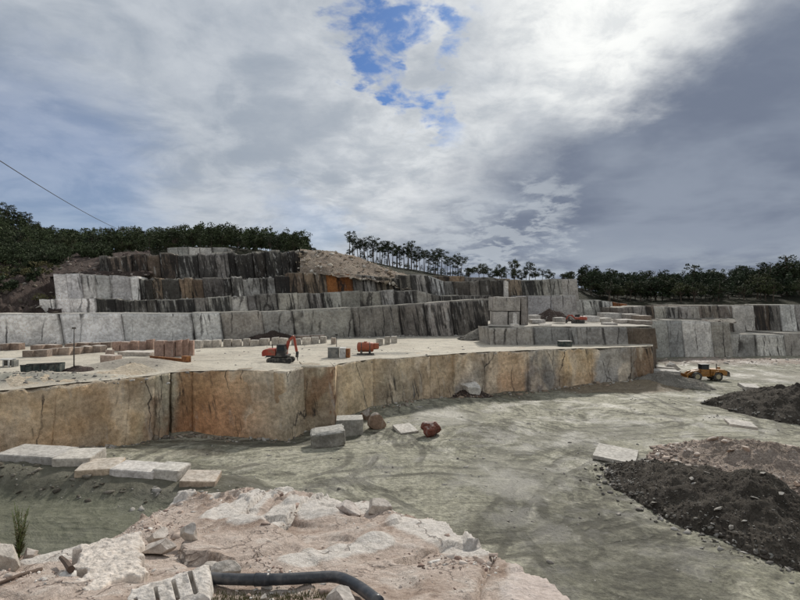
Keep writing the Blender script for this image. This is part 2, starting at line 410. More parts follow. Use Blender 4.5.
def mound_material():
    m, g, b = new_mat('mound_soil')
    geo = g.node('ShaderNodeNewGeometry'); pos = geo.outputs['Position']
    n1 = g.noise(pos, 0.55, 5, 0.6, 0.6); n2 = g.noise(pos, 2.4, 6, 0.65, .5); n3 = g.noise(pos, 14.0, 6, 0.7); n4 = g.noise(pos, 60.0, 3, 0.7)
    c = g.mix(g.rng(n1, 0.35, 0.65), (0.44, 0.35, 0.29), (0.545, 0.46, 0.40))
    c = g.mix(g.rng(n2, 0.52, 0.64, 0.0, 0.6), c, (0.62, 0.565, 0.51))
    soil = g.rng(g.m('ADD', g.m('MULTIPLY', n1, .5), g.m('MULTIPLY', n2, .5)), 0.51, 0.42)
    c = g.mix(g.m('MULTIPLY', soil, .8), c, (0.33, 0.25, 0.20))
    c = g.mix(1.0, c, g.mix(g.rng(n3, 0.28, 0.72), (0.74, 0.72, 0.70), (1.18, 1.18, 1.18)), 'MULTIPLY')
    c = g.mix(1.0, c, g.mix(g.rng(n4, 0.28, 0.72), (0.76, 0.74, 0.73), (1.16, 1.16, 1.16)), 'MULTIPLY')
    at = g.node('ShaderNodeAttribute', attribute_name='tint')
    rockc = g.mix(1.0, at.outputs['Color'], g.mix(g.rng(n3, 0.3, 0.7), (0.76, 0.74, 0.72), (1.14, 1.14, 1.14)), 'MULTIPLY')
    f = g.rng(g.m('ADD', at.outputs['Alpha'], g.m('MULTIPLY', g.m('SUBTRACT', n2, 0.5), 0.9)), 0.30, 0.65)
    c = g.mix(f, c, rockc)
    cw = g.vm('ADD', g.vm('MULTIPLY', pos, (1.0, .55, 1)), g.vm('SCALE', g.noise(pos, 1.3, 4, .6, 0, 1), scale=.7))
    vo = g.node('ShaderNodeTexVoronoi', feature='DISTANCE_TO_EDGE'); g.put(vo.inputs['Vector'], cw); vo.inputs['Scale'].default_value = .95
    cm = g.m('MULTIPLY', g.rng(vo.outputs['Distance'], .016, .003), g.rng(n1, 0.50, 0.60))
    c = g.mix(g.m('MULTIPLY', cm, .55), c, (0.20, 0.145, 0.115))
    sep = g.node('ShaderNodeSeparateXYZ'); g.put(sep.inputs[0], geo.outputs['Normal'])
    g.put(b.inputs['Base Color'], c); b.inputs['Roughness'].default_value = 0.95
    b.inputs['Specular IOR Level'].default_value = 0.2
    bump(g, b, g.m('SUBTRACT', g.m('ADD', g.m('MULTIPLY', n2, 1.4), g.m('ADD', n3, g.m('MULTIPLY', n4, 0.35))), g.m('MULTIPLY', cm, .8)), 0.9, 0.06)
mound_material()

def simple(name, base, rough=0.6, metal=0.0, var=0.25, scale=4.0, dirt=None, dirt_amt=0.5, bumpd=0.01):
    m, g, b = new_mat(name)
    tc = g.node('ShaderNodeTexCoord'); oi = g.node('ShaderNodeObjectInfo')
    pos = g.vm('ADD', tc.outputs['Object'], g.vm('SCALE', oi.outputs['Location'], scale=0.71))
    n1 = g.noise(pos, scale, 5, 0.65); n2 = g.noise(pos, scale * 5, 4, 0.65)
    c = g.mix(g.rng(n1, 0.3, 0.7), tuple(v * (1 - var) for v in base), tuple(v * (1 + var) for v in base))
    c = g.mix(1.0, c, g.mix(g.rng(n2, 0.3, 0.7), (0.85,) * 3, (1.12,) * 3), 'MULTIPLY')
    if dirt: c = g.mix(g.rng(n1, 0.45, 0.65, 0.0, dirt_amt), c, dirt)
    g.put(b.inputs['Base Color'], c)
    b.inputs['Roughness'].default_value = rough; b.inputs['Metallic'].default_value = metal
    bump(g, b, g.m('ADD', n1, g.m('MULTIPLY', n2, .5)), 0.5, bumpd)
    return m
DUSTC = (0.30, 0.27, 0.22)
simple('orange_paint', (0.38, 0.048, 0.022), 0.5, var=0.3, scale=1.6, dirt=(0.20, 0.10, 0.06), dirt_amt=0.85)
simple('yellow_paint', (0.36, 0.165, 0.032), 0.5, var=0.35, scale=1.2, dirt=(0.16, 0.085, 0.035), dirt_amt=0.85)
simple('tank_paint', (0.32, 0.075, 0.03), 0.6, var=0.3, scale=1.2, dirt=(0.20, 0.09, 0.05), dirt_amt=0.85)
simple('dark_steel', (0.035, 0.033, 0.032), 0.6, 0.3, scale=2, dirt=DUSTC, dirt_amt=0.35)
simple('track_rubber', (0.028, 0.027, 0.025), 0.8, scale=3, dirt=DUSTC, dirt_amt=0.5)
simple('rim_paint', (0.42, 0.36, 0.22), 0.6, scale=2, dirt=DUSTC, dirt_amt=0.6)
simple('chrome_rod', (0.45, 0.45, 0.45), 0.3, 0.9, scale=2)
simple('window_glass', (0.03, 0.035, 0.04), 0.15, 0.0, scale=2)
simple('rusty_steel', (0.22, 0.085, 0.032), 0.8, 0.2, scale=2.5, dirt=(0.40, 0.20, 0.06), dirt_amt=0.6)
simple('galvanized', (0.30, 0.30, 0.29), 0.55, 0.4, scale=2)
simple('grey_panel', (0.17, 0.17, 0.155), 0.7, scale=1.5, dirt=DUSTC)
simple('green_panel', (0.03, 0.045, 0.04), 0.7, scale=1.5, dirt=DUSTC, dirt_amt=0.3)
simple('pale_panel', (0.50, 0.49, 0.46), 0.7, scale=1.5)
simple('black_plastic', (0.028, 0.032, 0.040), 0.38, scale=6, var=0.3, dirt=(0.17, 0.155, 0.14), dirt_amt=0.35, bumpd=0.004)
simple('old_wood', (0.085, 0.055, 0.038), 0.9, scale=14, var=0.4, bumpd=0.01)
simple('bark', (0.10, 0.075, 0.055), 0.95, scale=2, var=0.4, bumpd=0.05)
simple('cable_black', (0.02, 0.02, 0.02), 0.7)
simple('stem_green', (0.10, 0.13, 0.04), 0.8, scale=20)
simple('drill_hole', (0.06, 0.05, 0.045), 0.95, scale=20)

def soil_material(name, c0, c1, c2, scale=1.0, bd=0.25):
    m, g, b = new_mat(name)
    geo = g.node('ShaderNodeNewGeometry'); pos = geo.outputs['Position']
    n1 = g.noise(pos, 0.35 * scale, 5, 0.6, .5); n2 = g.noise(pos, 1.8 * scale, 6, 0.68); n3 = g.noise(pos, 7.0 * scale, 5, 0.72)
    c = g.mix(g.rng(n1, 0.35, 0.65), c0, c1)
    c = g.mix(g.rng(n2, 0.56, 0.70, 0, 0.75), c, c2)
    c = g.mix(1.0, c, g.mix(g.rng(n3, 0.28, 0.72), (0.6,) * 3, (1.35,) * 3), 'MULTIPLY')
    g.put(b.inputs['Base Color'], c); b.inputs['Roughness'].default_value = 0.95
    b.inputs['Specular IOR Level'].default_value = 0.2
    bump(g, b, g.m('ADD', g.m('MULTIPLY', n2, 1.3), n3), 1.0, bd / scale)
soil_material('dark_soil', (0.052, 0.044, 0.035), (0.100, 0.086, 0.070), (0.21, 0.185, 0.155))
soil_material('pink_rubble_soil', (0.31, 0.25, 0.205), (0.42, 0.345, 0.29), (0.52, 0.465, 0.41))
soil_material('grey_rubble_soil', (0.17, 0.155, 0.13), (0.27, 0.25, 0.215), (0.36, 0.34, 0.30))
soil_material('red_rubble_soil', (0.085, 0.062, 0.052), (0.14, 0.105, 0.09), (0.25, 0.215, 0.185), 0.7, 0.5)
soil_material('tan_rubble_soil', (0.33, 0.255, 0.195), (0.43, 0.35, 0.275), (0.56, 0.50, 0.43), 0.5, 0.5)
soil_material('hill_soil', (0.03, 0.032, 0.018), (0.055, 0.055, 0.03), (0.085, 0.075, 0.05), 0.3, 0.6)
soil_material('scrub_soil', (0.085, 0.075, 0.05), (0.13, 0.115, 0.075), (0.22, 0.20, 0.165), 0.5, 0.5)

def stone_material():
    m, g, b = new_mat('loose_stone')
    at = g.node('ShaderNodeAttribute', attribute_name='tint')
    geo = g.node('ShaderNodeNewGeometry')
    n = g.noise(geo.outputs['Position'], 9.0, 5, 0.7)
    c = g.mix(1.0, at.outputs['Color'], g.mix(g.rng(n, .3, .7), (0.75,) * 3, (1.2,) * 3), 'MULTIPLY')
    g.put(b.inputs['Base Color'], c); b.inputs['Roughness'].default_value = 0.95
    b.inputs['Specular IOR Level'].default_value = 0.2
stone_material()

def leaf_material(name, c0, c1):
    m, g, b = new_mat(name)
    oi = g.node('ShaderNodeObjectInfo')
    at = g.node('ShaderNodeAttribute', attribute_name='tint')
    c = g.mix(oi.outputs['Random'], c0, c1)
    c = g.mix(1.0, c, at.outputs['Color'], 'MULTIPLY')
    g.put(b.inputs['Base Color'], c); b.inputs['Roughness'].default_value = 0.85
    b.inputs['Specular IOR Level'].default_value = 0.2
leaf_material('pine_needles', (0.024, 0.036, 0.019), (0.058, 0.074, 0.034))
leaf_material('broad_leaves', (0.026, 0.038, 0.018), (0.066, 0.074, 0.032))
leaf_material('scrub_leaves', (0.075, 0.080, 0.035), (0.13, 0.11, 0.05))

# ---------------------------------------------------------------- mesh helpers
def tag(o, label=None, cat=None, group=None, kind=None):
    if label: o['label'] = label
    if cat: o['category'] = cat
    if group: o['group'] = group
    if kind: o['kind'] = kind
    return o
def link(name, me, mat=None, parent=None):
    o = bpy.data.objects.new(name, me); col.objects.link(o)
    if mat is not None and me is not None and not me.materials: me.materials.append(MAT[mat])
    if parent is not None: o.parent = parent
    return o
def empty(name, loc=(0, 0, 0), rz=0.0):
    o = bpy.data.objects.new(name, None); col.objects.link(o)
    o.location = loc; o.rotation_euler = (0, 0, rz); o.empty_display_size = 0.3
    return o
def set_tint(me, cols):
    a = me.color_attributes.new('tint', 'FLOAT_COLOR', 'POINT')
    c = np.asarray(cols, np.float32)
    if c.ndim == 1: c = np.tile(c, (len(me.vertices), 1))
    if c.shape[1] == 3: c = np.hstack([c, np.zeros((len(c), 1), np.float32)])
    a.data.foreach_set('color', c.ravel())
def mesh(name, verts, faces, tint=None, smooth_=False):
    me = bpy.data.meshes.new(name)
    v = np.asarray(verts, float)
    f = np.asarray(faces) if not isinstance(faces, list) or (len(faces) and len({len(q) for q in faces}) == 1) else None
    if f is not None and len(f):
        k = f.shape[1]
        me.vertices.add(len(v)); me.vertices.foreach_set('co', v.ravel())
        me.loops.add(f.size); me.loops.foreach_set('vertex_index', f.ravel().astype(np.int32))
        me.polygons.add(len(f)); me.polygons.foreach_set('loop_start', np.arange(0, f.size, k, dtype=np.int32))
        me.update(calc_edges=True)
    else:
        me.from_pydata([tuple(p) for p in v], [], [tuple(q) for q in faces])
    me.validate()
    if smooth_: me.polygons.foreach_set('use_smooth', np.ones(len(me.polygons), bool))
    if tint is not None: set_tint(me, tint)
    return me
def grid_faces(nr, nc):
    i = np.arange(nr * nc).reshape(nr, nc)
    return np.stack([i[:-1, :-1], i[:-1, 1:], i[1:, 1:], i[1:, :-1]], -1).reshape(-1, 4)
def grid(name, P, mat, parent=None, tint=None, smooth_=True):
    nr, nc = P.shape[:2]
    me = mesh(name, P.reshape(-1, 3), grid_faces(nr, nc), tint, smooth_)
    return link(name, me, mat, parent)

class MB:
    """collects boxes, bars and lathes into one mesh"""
    def __init__(s): s.bm = bmesh.new()
    def box(s, c, size, rot=(0, 0, 0), bevel=0.0, taper=None):
        r = bmesh.ops.create_cube(s.bm, size=1.0); vs_ = r['verts']
        M = Matrix.Translation(c) @ Euler(rot).to_matrix().to_4x4() @ Matrix.Diagonal((*size, 1))
        if taper:
            for v in vs_:
                if v.co.z > 0: v.co.x *= taper[0]; v.co.y *= taper[1]
        bmesh.ops.transform(s.bm, matrix=M, verts=vs_)
        if bevel > 0:
            es = list({e for v in vs_ for e in v.link_edges})
            bmesh.ops.bevel(s.bm, geom=es, offset=bevel, segments=2, affect='EDGES', profile=0.6)
        return s
    def bar(s, a, b, w, h=None):
        a = Vector(a); b = Vector(b); d = b - a
        q = d.to_track_quat('X', 'Z')
        r = bmesh.ops.create_cube(s.bm, size=1.0)
        M = Matrix.Translation((a + b) / 2) @ q.to_matrix().to_4x4() @ Matrix.Diagonal((d.length, w, h or w, 1))
        bmesh.ops.transform(s.bm, matrix=M, verts=r['verts']); return s
    def cyl(s, a, b, r0, r1=None, seg=14):
        a = Vector(a); b = Vector(b); d = b - a
        r = bmesh.ops.create_cone(s.bm, cap_ends=True, segments=seg, radius1=r0, radius2=r0 if r1 is None else r1, depth=d.length)
        M = Matrix.Translation((a + b) / 2) @ d.to_track_quat('Z', 'Y').to_matrix().to_4x4()
        bmesh.ops.transform(s.bm, matrix=M, verts=r['verts']); return s
    def prism(s, pts, y0, y1):
        """pts in the xz plane, extruded along y"""
        a = [s.bm.verts.new((x, y0, z)) for x, z in pts]; b = [s.bm.verts.new((x, y1, z)) for x, z in pts]
        s.bm.faces.new(a); s.bm.faces.new(b[::-1])
        for i in range(len(pts)):
            j = (i + 1) % len(pts); s.bm.faces.new((a[j], a[i], b[i], b[j]))
        return s
    def sphere(s, c, r, scale=(1, 1, 1), u=16, v=10):
        q = bmesh.ops.create_uvsphere(s.bm, u_segments=u, v_segments=v, radius=r)
        bmesh.ops.transform(s.bm, matrix=Matrix.Translation(c) @ Matrix.Diagonal((*scale, 1)), verts=q['verts']); return s
    def build(s, name, mat, parent=None, smooth_=False):
        me = bpy.data.meshes.new(name)
        bmesh.ops.recalc_face_normals(s.bm, faces=s.bm.faces[:])
        s.bm.to_mesh(me); s.bm.free()
        if smooth_: me.polygons.foreach_set('use_smooth', np.ones(len(me.polygons), bool))
        return link(name, me, mat, parent)

def tube(name, pts, radii, mat, parent=None, seg=8, smooth_=True):
    pts = [Vector(p) for p in pts]; n = len(pts)
    if not hasattr(radii, '__len__'): radii = [radii] * n
    vs_ = []; fs = []
    for i, p in enumerate(pts):
        d = (pts[min(i + 1, n - 1)] - pts[max(i - 1, 0)]).normalized()
        ref = Vector((0, 0, 1)) if abs(d.z) < 0.9 else Vector((1, 0, 0))
        a = d.cross(ref).normalized(); b = d.cross(a)
        for k in range(seg):
            t = 2 * math.pi * k / seg
            vs_.append(p + (a * math.cos(t) + b * math.sin(t)) * radii[i])
    for i in range(n - 1):
        for k in range(seg):
            j = (k + 1) % seg
            fs.append((i * seg + k, i * seg + j, (i + 1) * seg + j, (i + 1) * seg + k))
    fs.append(tuple(range(seg))[::-1]); fs.append(tuple((n - 1) * seg + k for k in range(seg)))
    me = mesh(name, [tuple(v) for v in vs_], fs, None, smooth_)
    return link(name, me, mat, parent)

def rock_mesh(name, size, seed, level=3, cuts=14, rough=0.06, tint=(0.45, 0.43, 0.40, 0.1), flat_base=False, cutmin=0.38):
    rnd = random.Random(seed)
    bm = bmesh.new()
    bmesh.ops.create_icosphere(bm, subdivisions=level, radius=1.0)
    V = np.array([v.co[:] for v in bm.verts])
    for _ in range(cuts):
        n = np.array([rnd.gauss(0, 1), rnd.gauss(0, 1), rnd.gauss(0, .8)]); n /= np.linalg.norm(n)
        d = rnd.uniform(cutmin, 0.85)
        k = V @ n - d; k[k < 0] = 0
        V -= k[:, None] * n
    nz = fbm(V[:, 0] * 2.2 + seed, V[:, 1] * 2.2, V[:, 2] * 2.2, 4, seed)
    V *= (1 + rough * nz)[:, None]
    if flat_base: V[:, 2] = np.maximum(V[:, 2], -0.55)
    V *= np.array(size) / 2
    for v, p in zip(bm.verts, V): v.co = p
    me = bpy.data.meshes.new(name); bm.to_mesh(me); bm.free()
    set_tint(me, tint)
    return me

def block_mesh(name, size, seed, n=5, rough=0.03, bevel=0.06, tint=(0.45, 0.44, 0.42, 0.1), skew=0.0):
    """a quarried block: straight split faces, chipped edges, a slight lean"""
    rnd = random.Random(seed)
    bm = bmesh.new(); bmesh.ops.create_cube(bm, size=1.0)
    bmesh.ops.subdivide_edges(bm, edges=bm.edges[:], cuts=n, use_grid_fill=True)
    V = np.array([v.co[:] for v in bm.verts]) * np.array(size)
    S = np.array(size)
    q = np.abs(V) / (S / 2)
    edge = np.sort(q, axis=1)[:, 1] > 0.999               # on two faces at once: an edge
    off = fbm(V[:, 0] * 1.7 + seed * 3.1, V[:, 1] * 1.7, V[:, 2] * 1.7, 3, seed)
    chip = np.where(edge, bevel * (0.6 + 0.9 * np.abs(fbm(V[:, 0] * 3, V[:, 1] * 3, V[:, 2] * 3 + seed, 2, seed + 5))), 0)
    V = V - np.sign(V) * chip[:, None] * (q > 0.999)
    nrm = V / np.maximum(np.linalg.norm(V, axis=1, keepdims=True), 1e-6)
    V = V + nrm * (off * rough * max(size))[:, None]
    V[:, 0] += skew * V[:, 2]
    V[:, 1] += rnd.uniform(-.05, .05) * V[:, 2]
    t = 1 + rnd.uniform(-.10, .10) * V[:, 0] / S[0]
    V[:, 2] = (V[:, 2] + S[2] / 2) * t - S[2] / 2
    for v, p in zip(bm.verts, V): v.co = p
    me = bpy.data.meshes.new(name); bm.to_mesh(me); bm.free()
    set_tint(me, tint)
    return me

ICO_V, ICO_F = None, None
def _ico():
    global ICO_V, ICO_F
    bm = bmesh.new(); bmesh.ops.create_icosphere(bm, subdivisions=1, radius=1.0)
    ICO_V = np.array([v.co[:] for v in bm.verts]); ICO_F = np.array([[v.index for v in f.verts] for f in bm.faces]); bm.free()
_ico()
def scatter(name, pts, sizes, mat, cols, seed=0, flat=0.6, parent=None, label=None, cat=None, kind='stuff'):
    """many small stones, too small to pick apart, as one mesh"""
    rs = np.random.RandomState(seed); n = len(pts)
    nv = len(ICO_V)
    V = np.tile(ICO_V, (n, 1, 1)) * (1 + 0.62 * rs.uniform(-1, .7, (n, nv, 1)))
    sc3 = rs.uniform(0.35, 1.5, (n, 1, 3)); sc3[:, :, 2] *= flat
    V = V * sc3 * np.asarray(sizes)[:, None, None]
    a = rs.uniform(0, 6.283, n); ca, sa = np.cos(a)[:, None], np.sin(a)[:, None]
    tl = rs.uniform(-.5, .5, n); ct, st = np.cos(tl)[:, None], np.sin(tl)[:, None]
    x, y, z = V[..., 0], V[..., 1], V[..., 2]
    y, z = y * ct - z * st, y * st + z * ct
    x, y = x * ca - y * sa, x * sa + y * ca
    V = np.stack([x, y, z], -1) + np.asarray(pts)[:, None, :]
    Fc = (ICO_F[None] + (np.arange(n) * nv)[:, None, None]).reshape(-1, 3)
    c = np.repeat(np.asarray(cols), nv, axis=0)
    me = mesh(name, V.reshape(-1, 3), Fc, c)
    o = link(name, me, mat, parent)
    if kind: o['kind'] = kind
    if label and parent is None: tag(o, label, cat)
    return o
def pick_cols(n, palette, seed, jit=0.15):
    rs = np.random.RandomState(seed); p = np.array(palette)[rs.randint(0, len(palette), n)]
    return p * (1 + rs.uniform(-jit, jit, (n, 1)))

# ================================================================= THE SETTING
# ---- one sheet to the horizon, far below everything
Pg = np.array([[(-3000, -800, -30.0), (3000, -800, -30.0)], [(-3000, 4000, -30.0), (3000, 4000, -30.0)]], float)
tag(grid('ground', Pg, 'hill_soil', smooth_=False), kind='structure')

# ---- pit floor
xs = np.concatenate([np.arange(-110, -50, 4.0), np.arange(-50, 70, 0.45), np.arange(70, 190, 2.0)])
ys = np.concatenate([np.arange(8, 84, 0.45), np.arange(84, 150, 1.5)])
X, Y = np.meshgrid(xs, ys)
Z = floor_z(X, Y)
ft = np.zeros(X.shape + (4,))
def paint(mask, c):
    global ft
    m = np.clip(mask, 0, 1)[..., None]
    ft[..., :3] = ft[..., :3] * (1 - m) + np.array(c) * m
    ft[..., 3:] = np.maximum(ft[..., 3:], m)
wob = fbm(X * .25, Y * .25, 0, 4, 71)
paint(0.8 * smooth(.25, .6, bump2(X, Y, -25, 33, 15, 7.5, -0.25) + 0.12 * wob), (0.145, 0.148, 0.102))        # settled green slurry on the left
paint(0.75 * smooth(.3, .75, bump2(X, Y, 33, 78, 15, 4.0, 0.05) + .25 * wob), (0.21, 0.155, 0.10))             # brown wash below the wall
paint(0.8 * smooth(.35, .8, bump2(X, Y, 84, 112, 40, 9) + .3 * wob), (0.33, 0.265, 0.225))                     # pinkish rubble by the far wall
paint(0.75 * smooth(.35, .8, bump2(X, Y, 68, 92, 26, 9, -.25) + .3 * wob), (0.37, 0.345, 0.285))                # pale dust on the right
paint(0.75 * smooth(.4, .8, bump2(X, Y, 5, 60, 7, 5, .4) + .35 * wob), (0.44, 0.42, 0.36))                   # pale rock flour by the red stone
paint(0.65 * smooth(.4, .8, bump2(X, Y, -14, 51, 13, 2.4, 0.1) + .3 * wob), (0.085, 0.08, 0.058))             # wet strip at the wall's foot, with the shade there painted in
paint(0.6 * smooth(.35, .8, bump2(X, Y, 8.5, 40, 6, 5.5, .2) + .45 * wob), (0.36, 0.345, 0.285))               # dry pale patch
paint(0.55 * smooth(.4, .8, bump2(X, Y, 17, 50, 14, 4, .5) + .45 * wob), (0.33, 0.315, 0.26))
bank = np.zeros_like(X)
t_ = np.clip(((X + 36) * 24 + (Y - 39.5) * -3.5) / (24 ** 2 + 3.5 ** 2), 0, 1)
bank = np.exp(-((np.hypot(X + 36 - t_ * 24, Y - 39.5 + t_ * 3.5) - .9) / 2.0) ** 2)
paint(0.9 * smooth(.25, .7, bank + .3 * wob), (0.105, 0.098, 0.072))                                            # wet dark bank in front of the slabs
paint(0.55 * smooth(.35, .75, bump2(X, Y, 10, 29, 7, 8, .3) + .45 * wob), (0.105, 0.10, 0.078))                # damp churned mud in the middle
grid_o = grid('pit_floor', np.stack([X, Y, Z], -1), 'pit_floor_mud', tint=ft.reshape(-1, 4))
tag(grid_o, kind='structure')

# ---- near wall of the terrace, panel by panel
NE = [(-140, 404), (-60, 398), (0, 392), (60, 386), (130, 378.5), (156, 375), (170, 373), (192, 371.5), (258, 370.6), (287, 372.2), (303, 367.6), (335, 366.6), (337, 364),
      (374, 359.5), (392, 359), (430, 356), (455, 354), (484, 352), (528, 350.2), (562, 349), (592, 348), (632, 347), (653, 346.5)]
def ne_xy(px, py):
    Yv = -TERR * F / (py - 300); return np.array(((px - 400) / F * Yv, Yv))

def wall_panel(parent, a, b, zt, zb, depth, nx, nz, amp, tint, streak, seed, mat='quarry_rock', batter=0.03, pull=0.15, chip=0.25, freq=0.45, name='rock_slab', topz=None, tint_fn=None, own=0, ddir=None, shear=0.0, edges=None, facet=0.0):
    rnd = random.Random(seed)
    a = np.array(a, float); b = np.array(b, float); t = (b - a); L = np.linalg.norm(t); t /= L
    n = np.array((t[1], -t[0]))
    u = np.linspace(0, 1, nx + 1); v = np.linspace(0, 1, nz + 1)
    if edges is not None:
        w_e = min(.12, .22 / L); u = np.concatenate([[0, w_e, w_e * 2.2], np.linspace(w_e * 3, 1 - w_e * 3, nx), [1 - w_e * 2.2, 1 - w_e, 1]]); nx = len(u) - 1
    U, V = np.meshgrid(u, v)
    H = max(zt[0], zt[1]) - min(zb[0], zb[1])
    zt_u = zt[0] + (zt[1] - zt[0]) * U; zb_u = zb[0] + (zb[1] - zb[0]) * U
    px_ = a[0] + (b[0] - a[0]) * U; py_ = a[1] + (b[1] - a[1]) * U
    Zv = zb_u + (zt_u - zb_u) * V
    if topz is not None: Zv = zb_u + (topz(px_, py_) - zb_u) * V
    Zv = Zv - chip * np.maximum(0, fbm(px_ * .9, py_ * .9, 0, 3, seed + 3)) * smooth(.85, 1, V)
    d = amp * fbm(px_ * freq + own * .37, py_ * freq, Zv * freq * 0.7, 4, seed) + batter * (1 - V) * H
    if facet: d = d + facet * (smooth(-.18, .18, fbm(px_ * .11 + py_ * .05 + Zv * .03, Zv * .05, 0, 2, 77) ) + .6 * smooth(-.1, .1, fbm(px_ * .3 - Zv * .05, Zv * .08, 3, 2, 78)) + .5 * np.abs(fbm(px_ * .35, Zv * .35, 5, 3, 79)) - .95)
    d = d + amp * .5 * fbm(px_ * freq * 3, py_ * freq * 3, Zv * .25, 3, seed + 1)
    e = np.where((U < 1e-6) | (U > 1 - 1e-6), pull, 0.0) + np.where(V > 1 - 1e-6, pull * .8, 0)
    d = d - e
    dn_ = n if ddir is None else np.array(ddir)
    sh = -shear * (Zv - 0.5 * (zb_u + zt_u))
    X_ = px_ + dn_[0] * d + t[0] * sh; Y_ = py_ + dn_[1] * d + t[1] * sh
    P = np.stack([X_, Y_, Zv], -1)
    rows = [P]
    top = P[-1]
    for f, dz in ((0.25, 0.02), (1.0, 0.05)):
        q = top.copy(); q[:, 0] -= n[0] * depth * f; q[:, 1] -= n[1] * depth * f
        q[:, 2] = q[:, 2] + 0.10 * fbm(q[:, 0] * 1.1, q[:, 1] * 1.1, 0, 2, seed + 9) - dz
        if topz is not None: q[:, 2] = topz(q[:, 0], q[:, 1]) - 0.025
        rows.append(q[None])
    P = np.concatenate(rows, 0)
    lft = P[:, :1].copy(); rgt = P[:, -1:].copy()
    lft[:nz + 1, :, 0] -= n[0] * depth; lft[:nz + 1, :, 1] -= n[1] * depth
    rgt[:nz + 1, :, 0] -= n[0] * depth; rgt[:nz + 1, :, 1] -= n[1] * depth
    P = np.concatenate([lft, P, rgt], 1)
    if tint_fn is None:
        tv = np.tile(np.array((*tint, streak), float), (P.shape[0], P.shape[1], 1))
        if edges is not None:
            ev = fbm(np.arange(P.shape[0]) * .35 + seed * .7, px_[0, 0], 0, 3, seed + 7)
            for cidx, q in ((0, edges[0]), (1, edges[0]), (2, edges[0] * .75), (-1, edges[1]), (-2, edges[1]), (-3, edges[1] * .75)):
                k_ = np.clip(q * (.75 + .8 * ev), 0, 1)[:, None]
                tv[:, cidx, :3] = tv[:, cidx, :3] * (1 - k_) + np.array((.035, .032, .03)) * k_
        tv = tv.reshape(-1, 4)
    else:
        tv = tint_fn(P[..., 0], P[..., 1], P[..., 2]).reshape(-1, 4)
    return grid(name, P, mat, parent, tint=tv, smooth_=False)

near = tag(empty('quarry_face'), kind='structure')
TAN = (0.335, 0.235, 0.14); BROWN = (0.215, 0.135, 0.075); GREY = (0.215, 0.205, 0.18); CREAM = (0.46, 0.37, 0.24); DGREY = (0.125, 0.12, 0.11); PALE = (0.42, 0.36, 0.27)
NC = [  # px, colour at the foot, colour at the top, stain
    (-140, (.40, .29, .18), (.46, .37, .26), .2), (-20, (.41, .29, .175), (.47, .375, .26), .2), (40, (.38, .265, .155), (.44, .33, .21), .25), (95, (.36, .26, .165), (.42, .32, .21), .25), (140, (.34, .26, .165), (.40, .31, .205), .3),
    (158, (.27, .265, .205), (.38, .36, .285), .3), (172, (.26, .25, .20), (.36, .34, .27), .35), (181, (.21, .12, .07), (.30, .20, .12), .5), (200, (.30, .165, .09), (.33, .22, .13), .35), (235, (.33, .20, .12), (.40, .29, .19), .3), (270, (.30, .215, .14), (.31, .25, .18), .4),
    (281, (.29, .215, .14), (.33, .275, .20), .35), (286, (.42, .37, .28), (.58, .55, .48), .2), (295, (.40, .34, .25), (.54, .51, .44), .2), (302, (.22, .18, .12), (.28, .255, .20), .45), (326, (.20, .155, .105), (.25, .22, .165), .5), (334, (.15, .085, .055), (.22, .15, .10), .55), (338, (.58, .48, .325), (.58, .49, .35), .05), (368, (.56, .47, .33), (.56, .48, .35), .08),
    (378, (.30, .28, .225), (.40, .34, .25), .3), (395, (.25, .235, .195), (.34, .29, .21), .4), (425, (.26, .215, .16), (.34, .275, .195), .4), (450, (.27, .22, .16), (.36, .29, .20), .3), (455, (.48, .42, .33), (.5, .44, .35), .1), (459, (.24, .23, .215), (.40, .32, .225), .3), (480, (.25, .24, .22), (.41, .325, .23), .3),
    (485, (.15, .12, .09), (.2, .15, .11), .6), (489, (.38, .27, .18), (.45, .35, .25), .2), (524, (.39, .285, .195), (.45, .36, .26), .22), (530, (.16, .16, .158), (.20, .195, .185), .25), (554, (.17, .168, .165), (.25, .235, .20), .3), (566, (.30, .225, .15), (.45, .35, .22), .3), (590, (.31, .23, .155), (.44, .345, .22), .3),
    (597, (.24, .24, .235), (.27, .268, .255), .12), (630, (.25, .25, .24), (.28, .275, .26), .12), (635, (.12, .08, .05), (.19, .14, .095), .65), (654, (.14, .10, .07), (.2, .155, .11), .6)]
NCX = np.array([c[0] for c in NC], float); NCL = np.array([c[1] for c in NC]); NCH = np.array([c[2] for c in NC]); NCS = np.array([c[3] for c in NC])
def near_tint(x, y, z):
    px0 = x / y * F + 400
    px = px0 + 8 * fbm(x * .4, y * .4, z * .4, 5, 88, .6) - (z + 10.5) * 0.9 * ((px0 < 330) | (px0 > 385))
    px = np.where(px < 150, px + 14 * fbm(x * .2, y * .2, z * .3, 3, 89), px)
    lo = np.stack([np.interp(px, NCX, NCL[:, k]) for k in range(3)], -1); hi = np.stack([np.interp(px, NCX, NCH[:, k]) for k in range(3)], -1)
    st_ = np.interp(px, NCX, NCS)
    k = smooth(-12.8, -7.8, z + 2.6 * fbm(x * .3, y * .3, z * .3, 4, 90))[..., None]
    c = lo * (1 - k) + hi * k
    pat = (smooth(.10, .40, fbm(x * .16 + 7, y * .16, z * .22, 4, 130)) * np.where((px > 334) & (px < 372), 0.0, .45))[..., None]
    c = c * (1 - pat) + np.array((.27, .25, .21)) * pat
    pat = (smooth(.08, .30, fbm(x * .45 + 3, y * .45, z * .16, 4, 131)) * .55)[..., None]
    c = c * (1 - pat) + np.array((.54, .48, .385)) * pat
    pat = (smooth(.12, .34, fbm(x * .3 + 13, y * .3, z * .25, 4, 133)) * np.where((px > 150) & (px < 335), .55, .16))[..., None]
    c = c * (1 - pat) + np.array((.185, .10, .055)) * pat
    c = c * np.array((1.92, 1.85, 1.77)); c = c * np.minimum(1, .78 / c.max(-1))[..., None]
    return np.concatenate([c, st_[..., None]], -1)
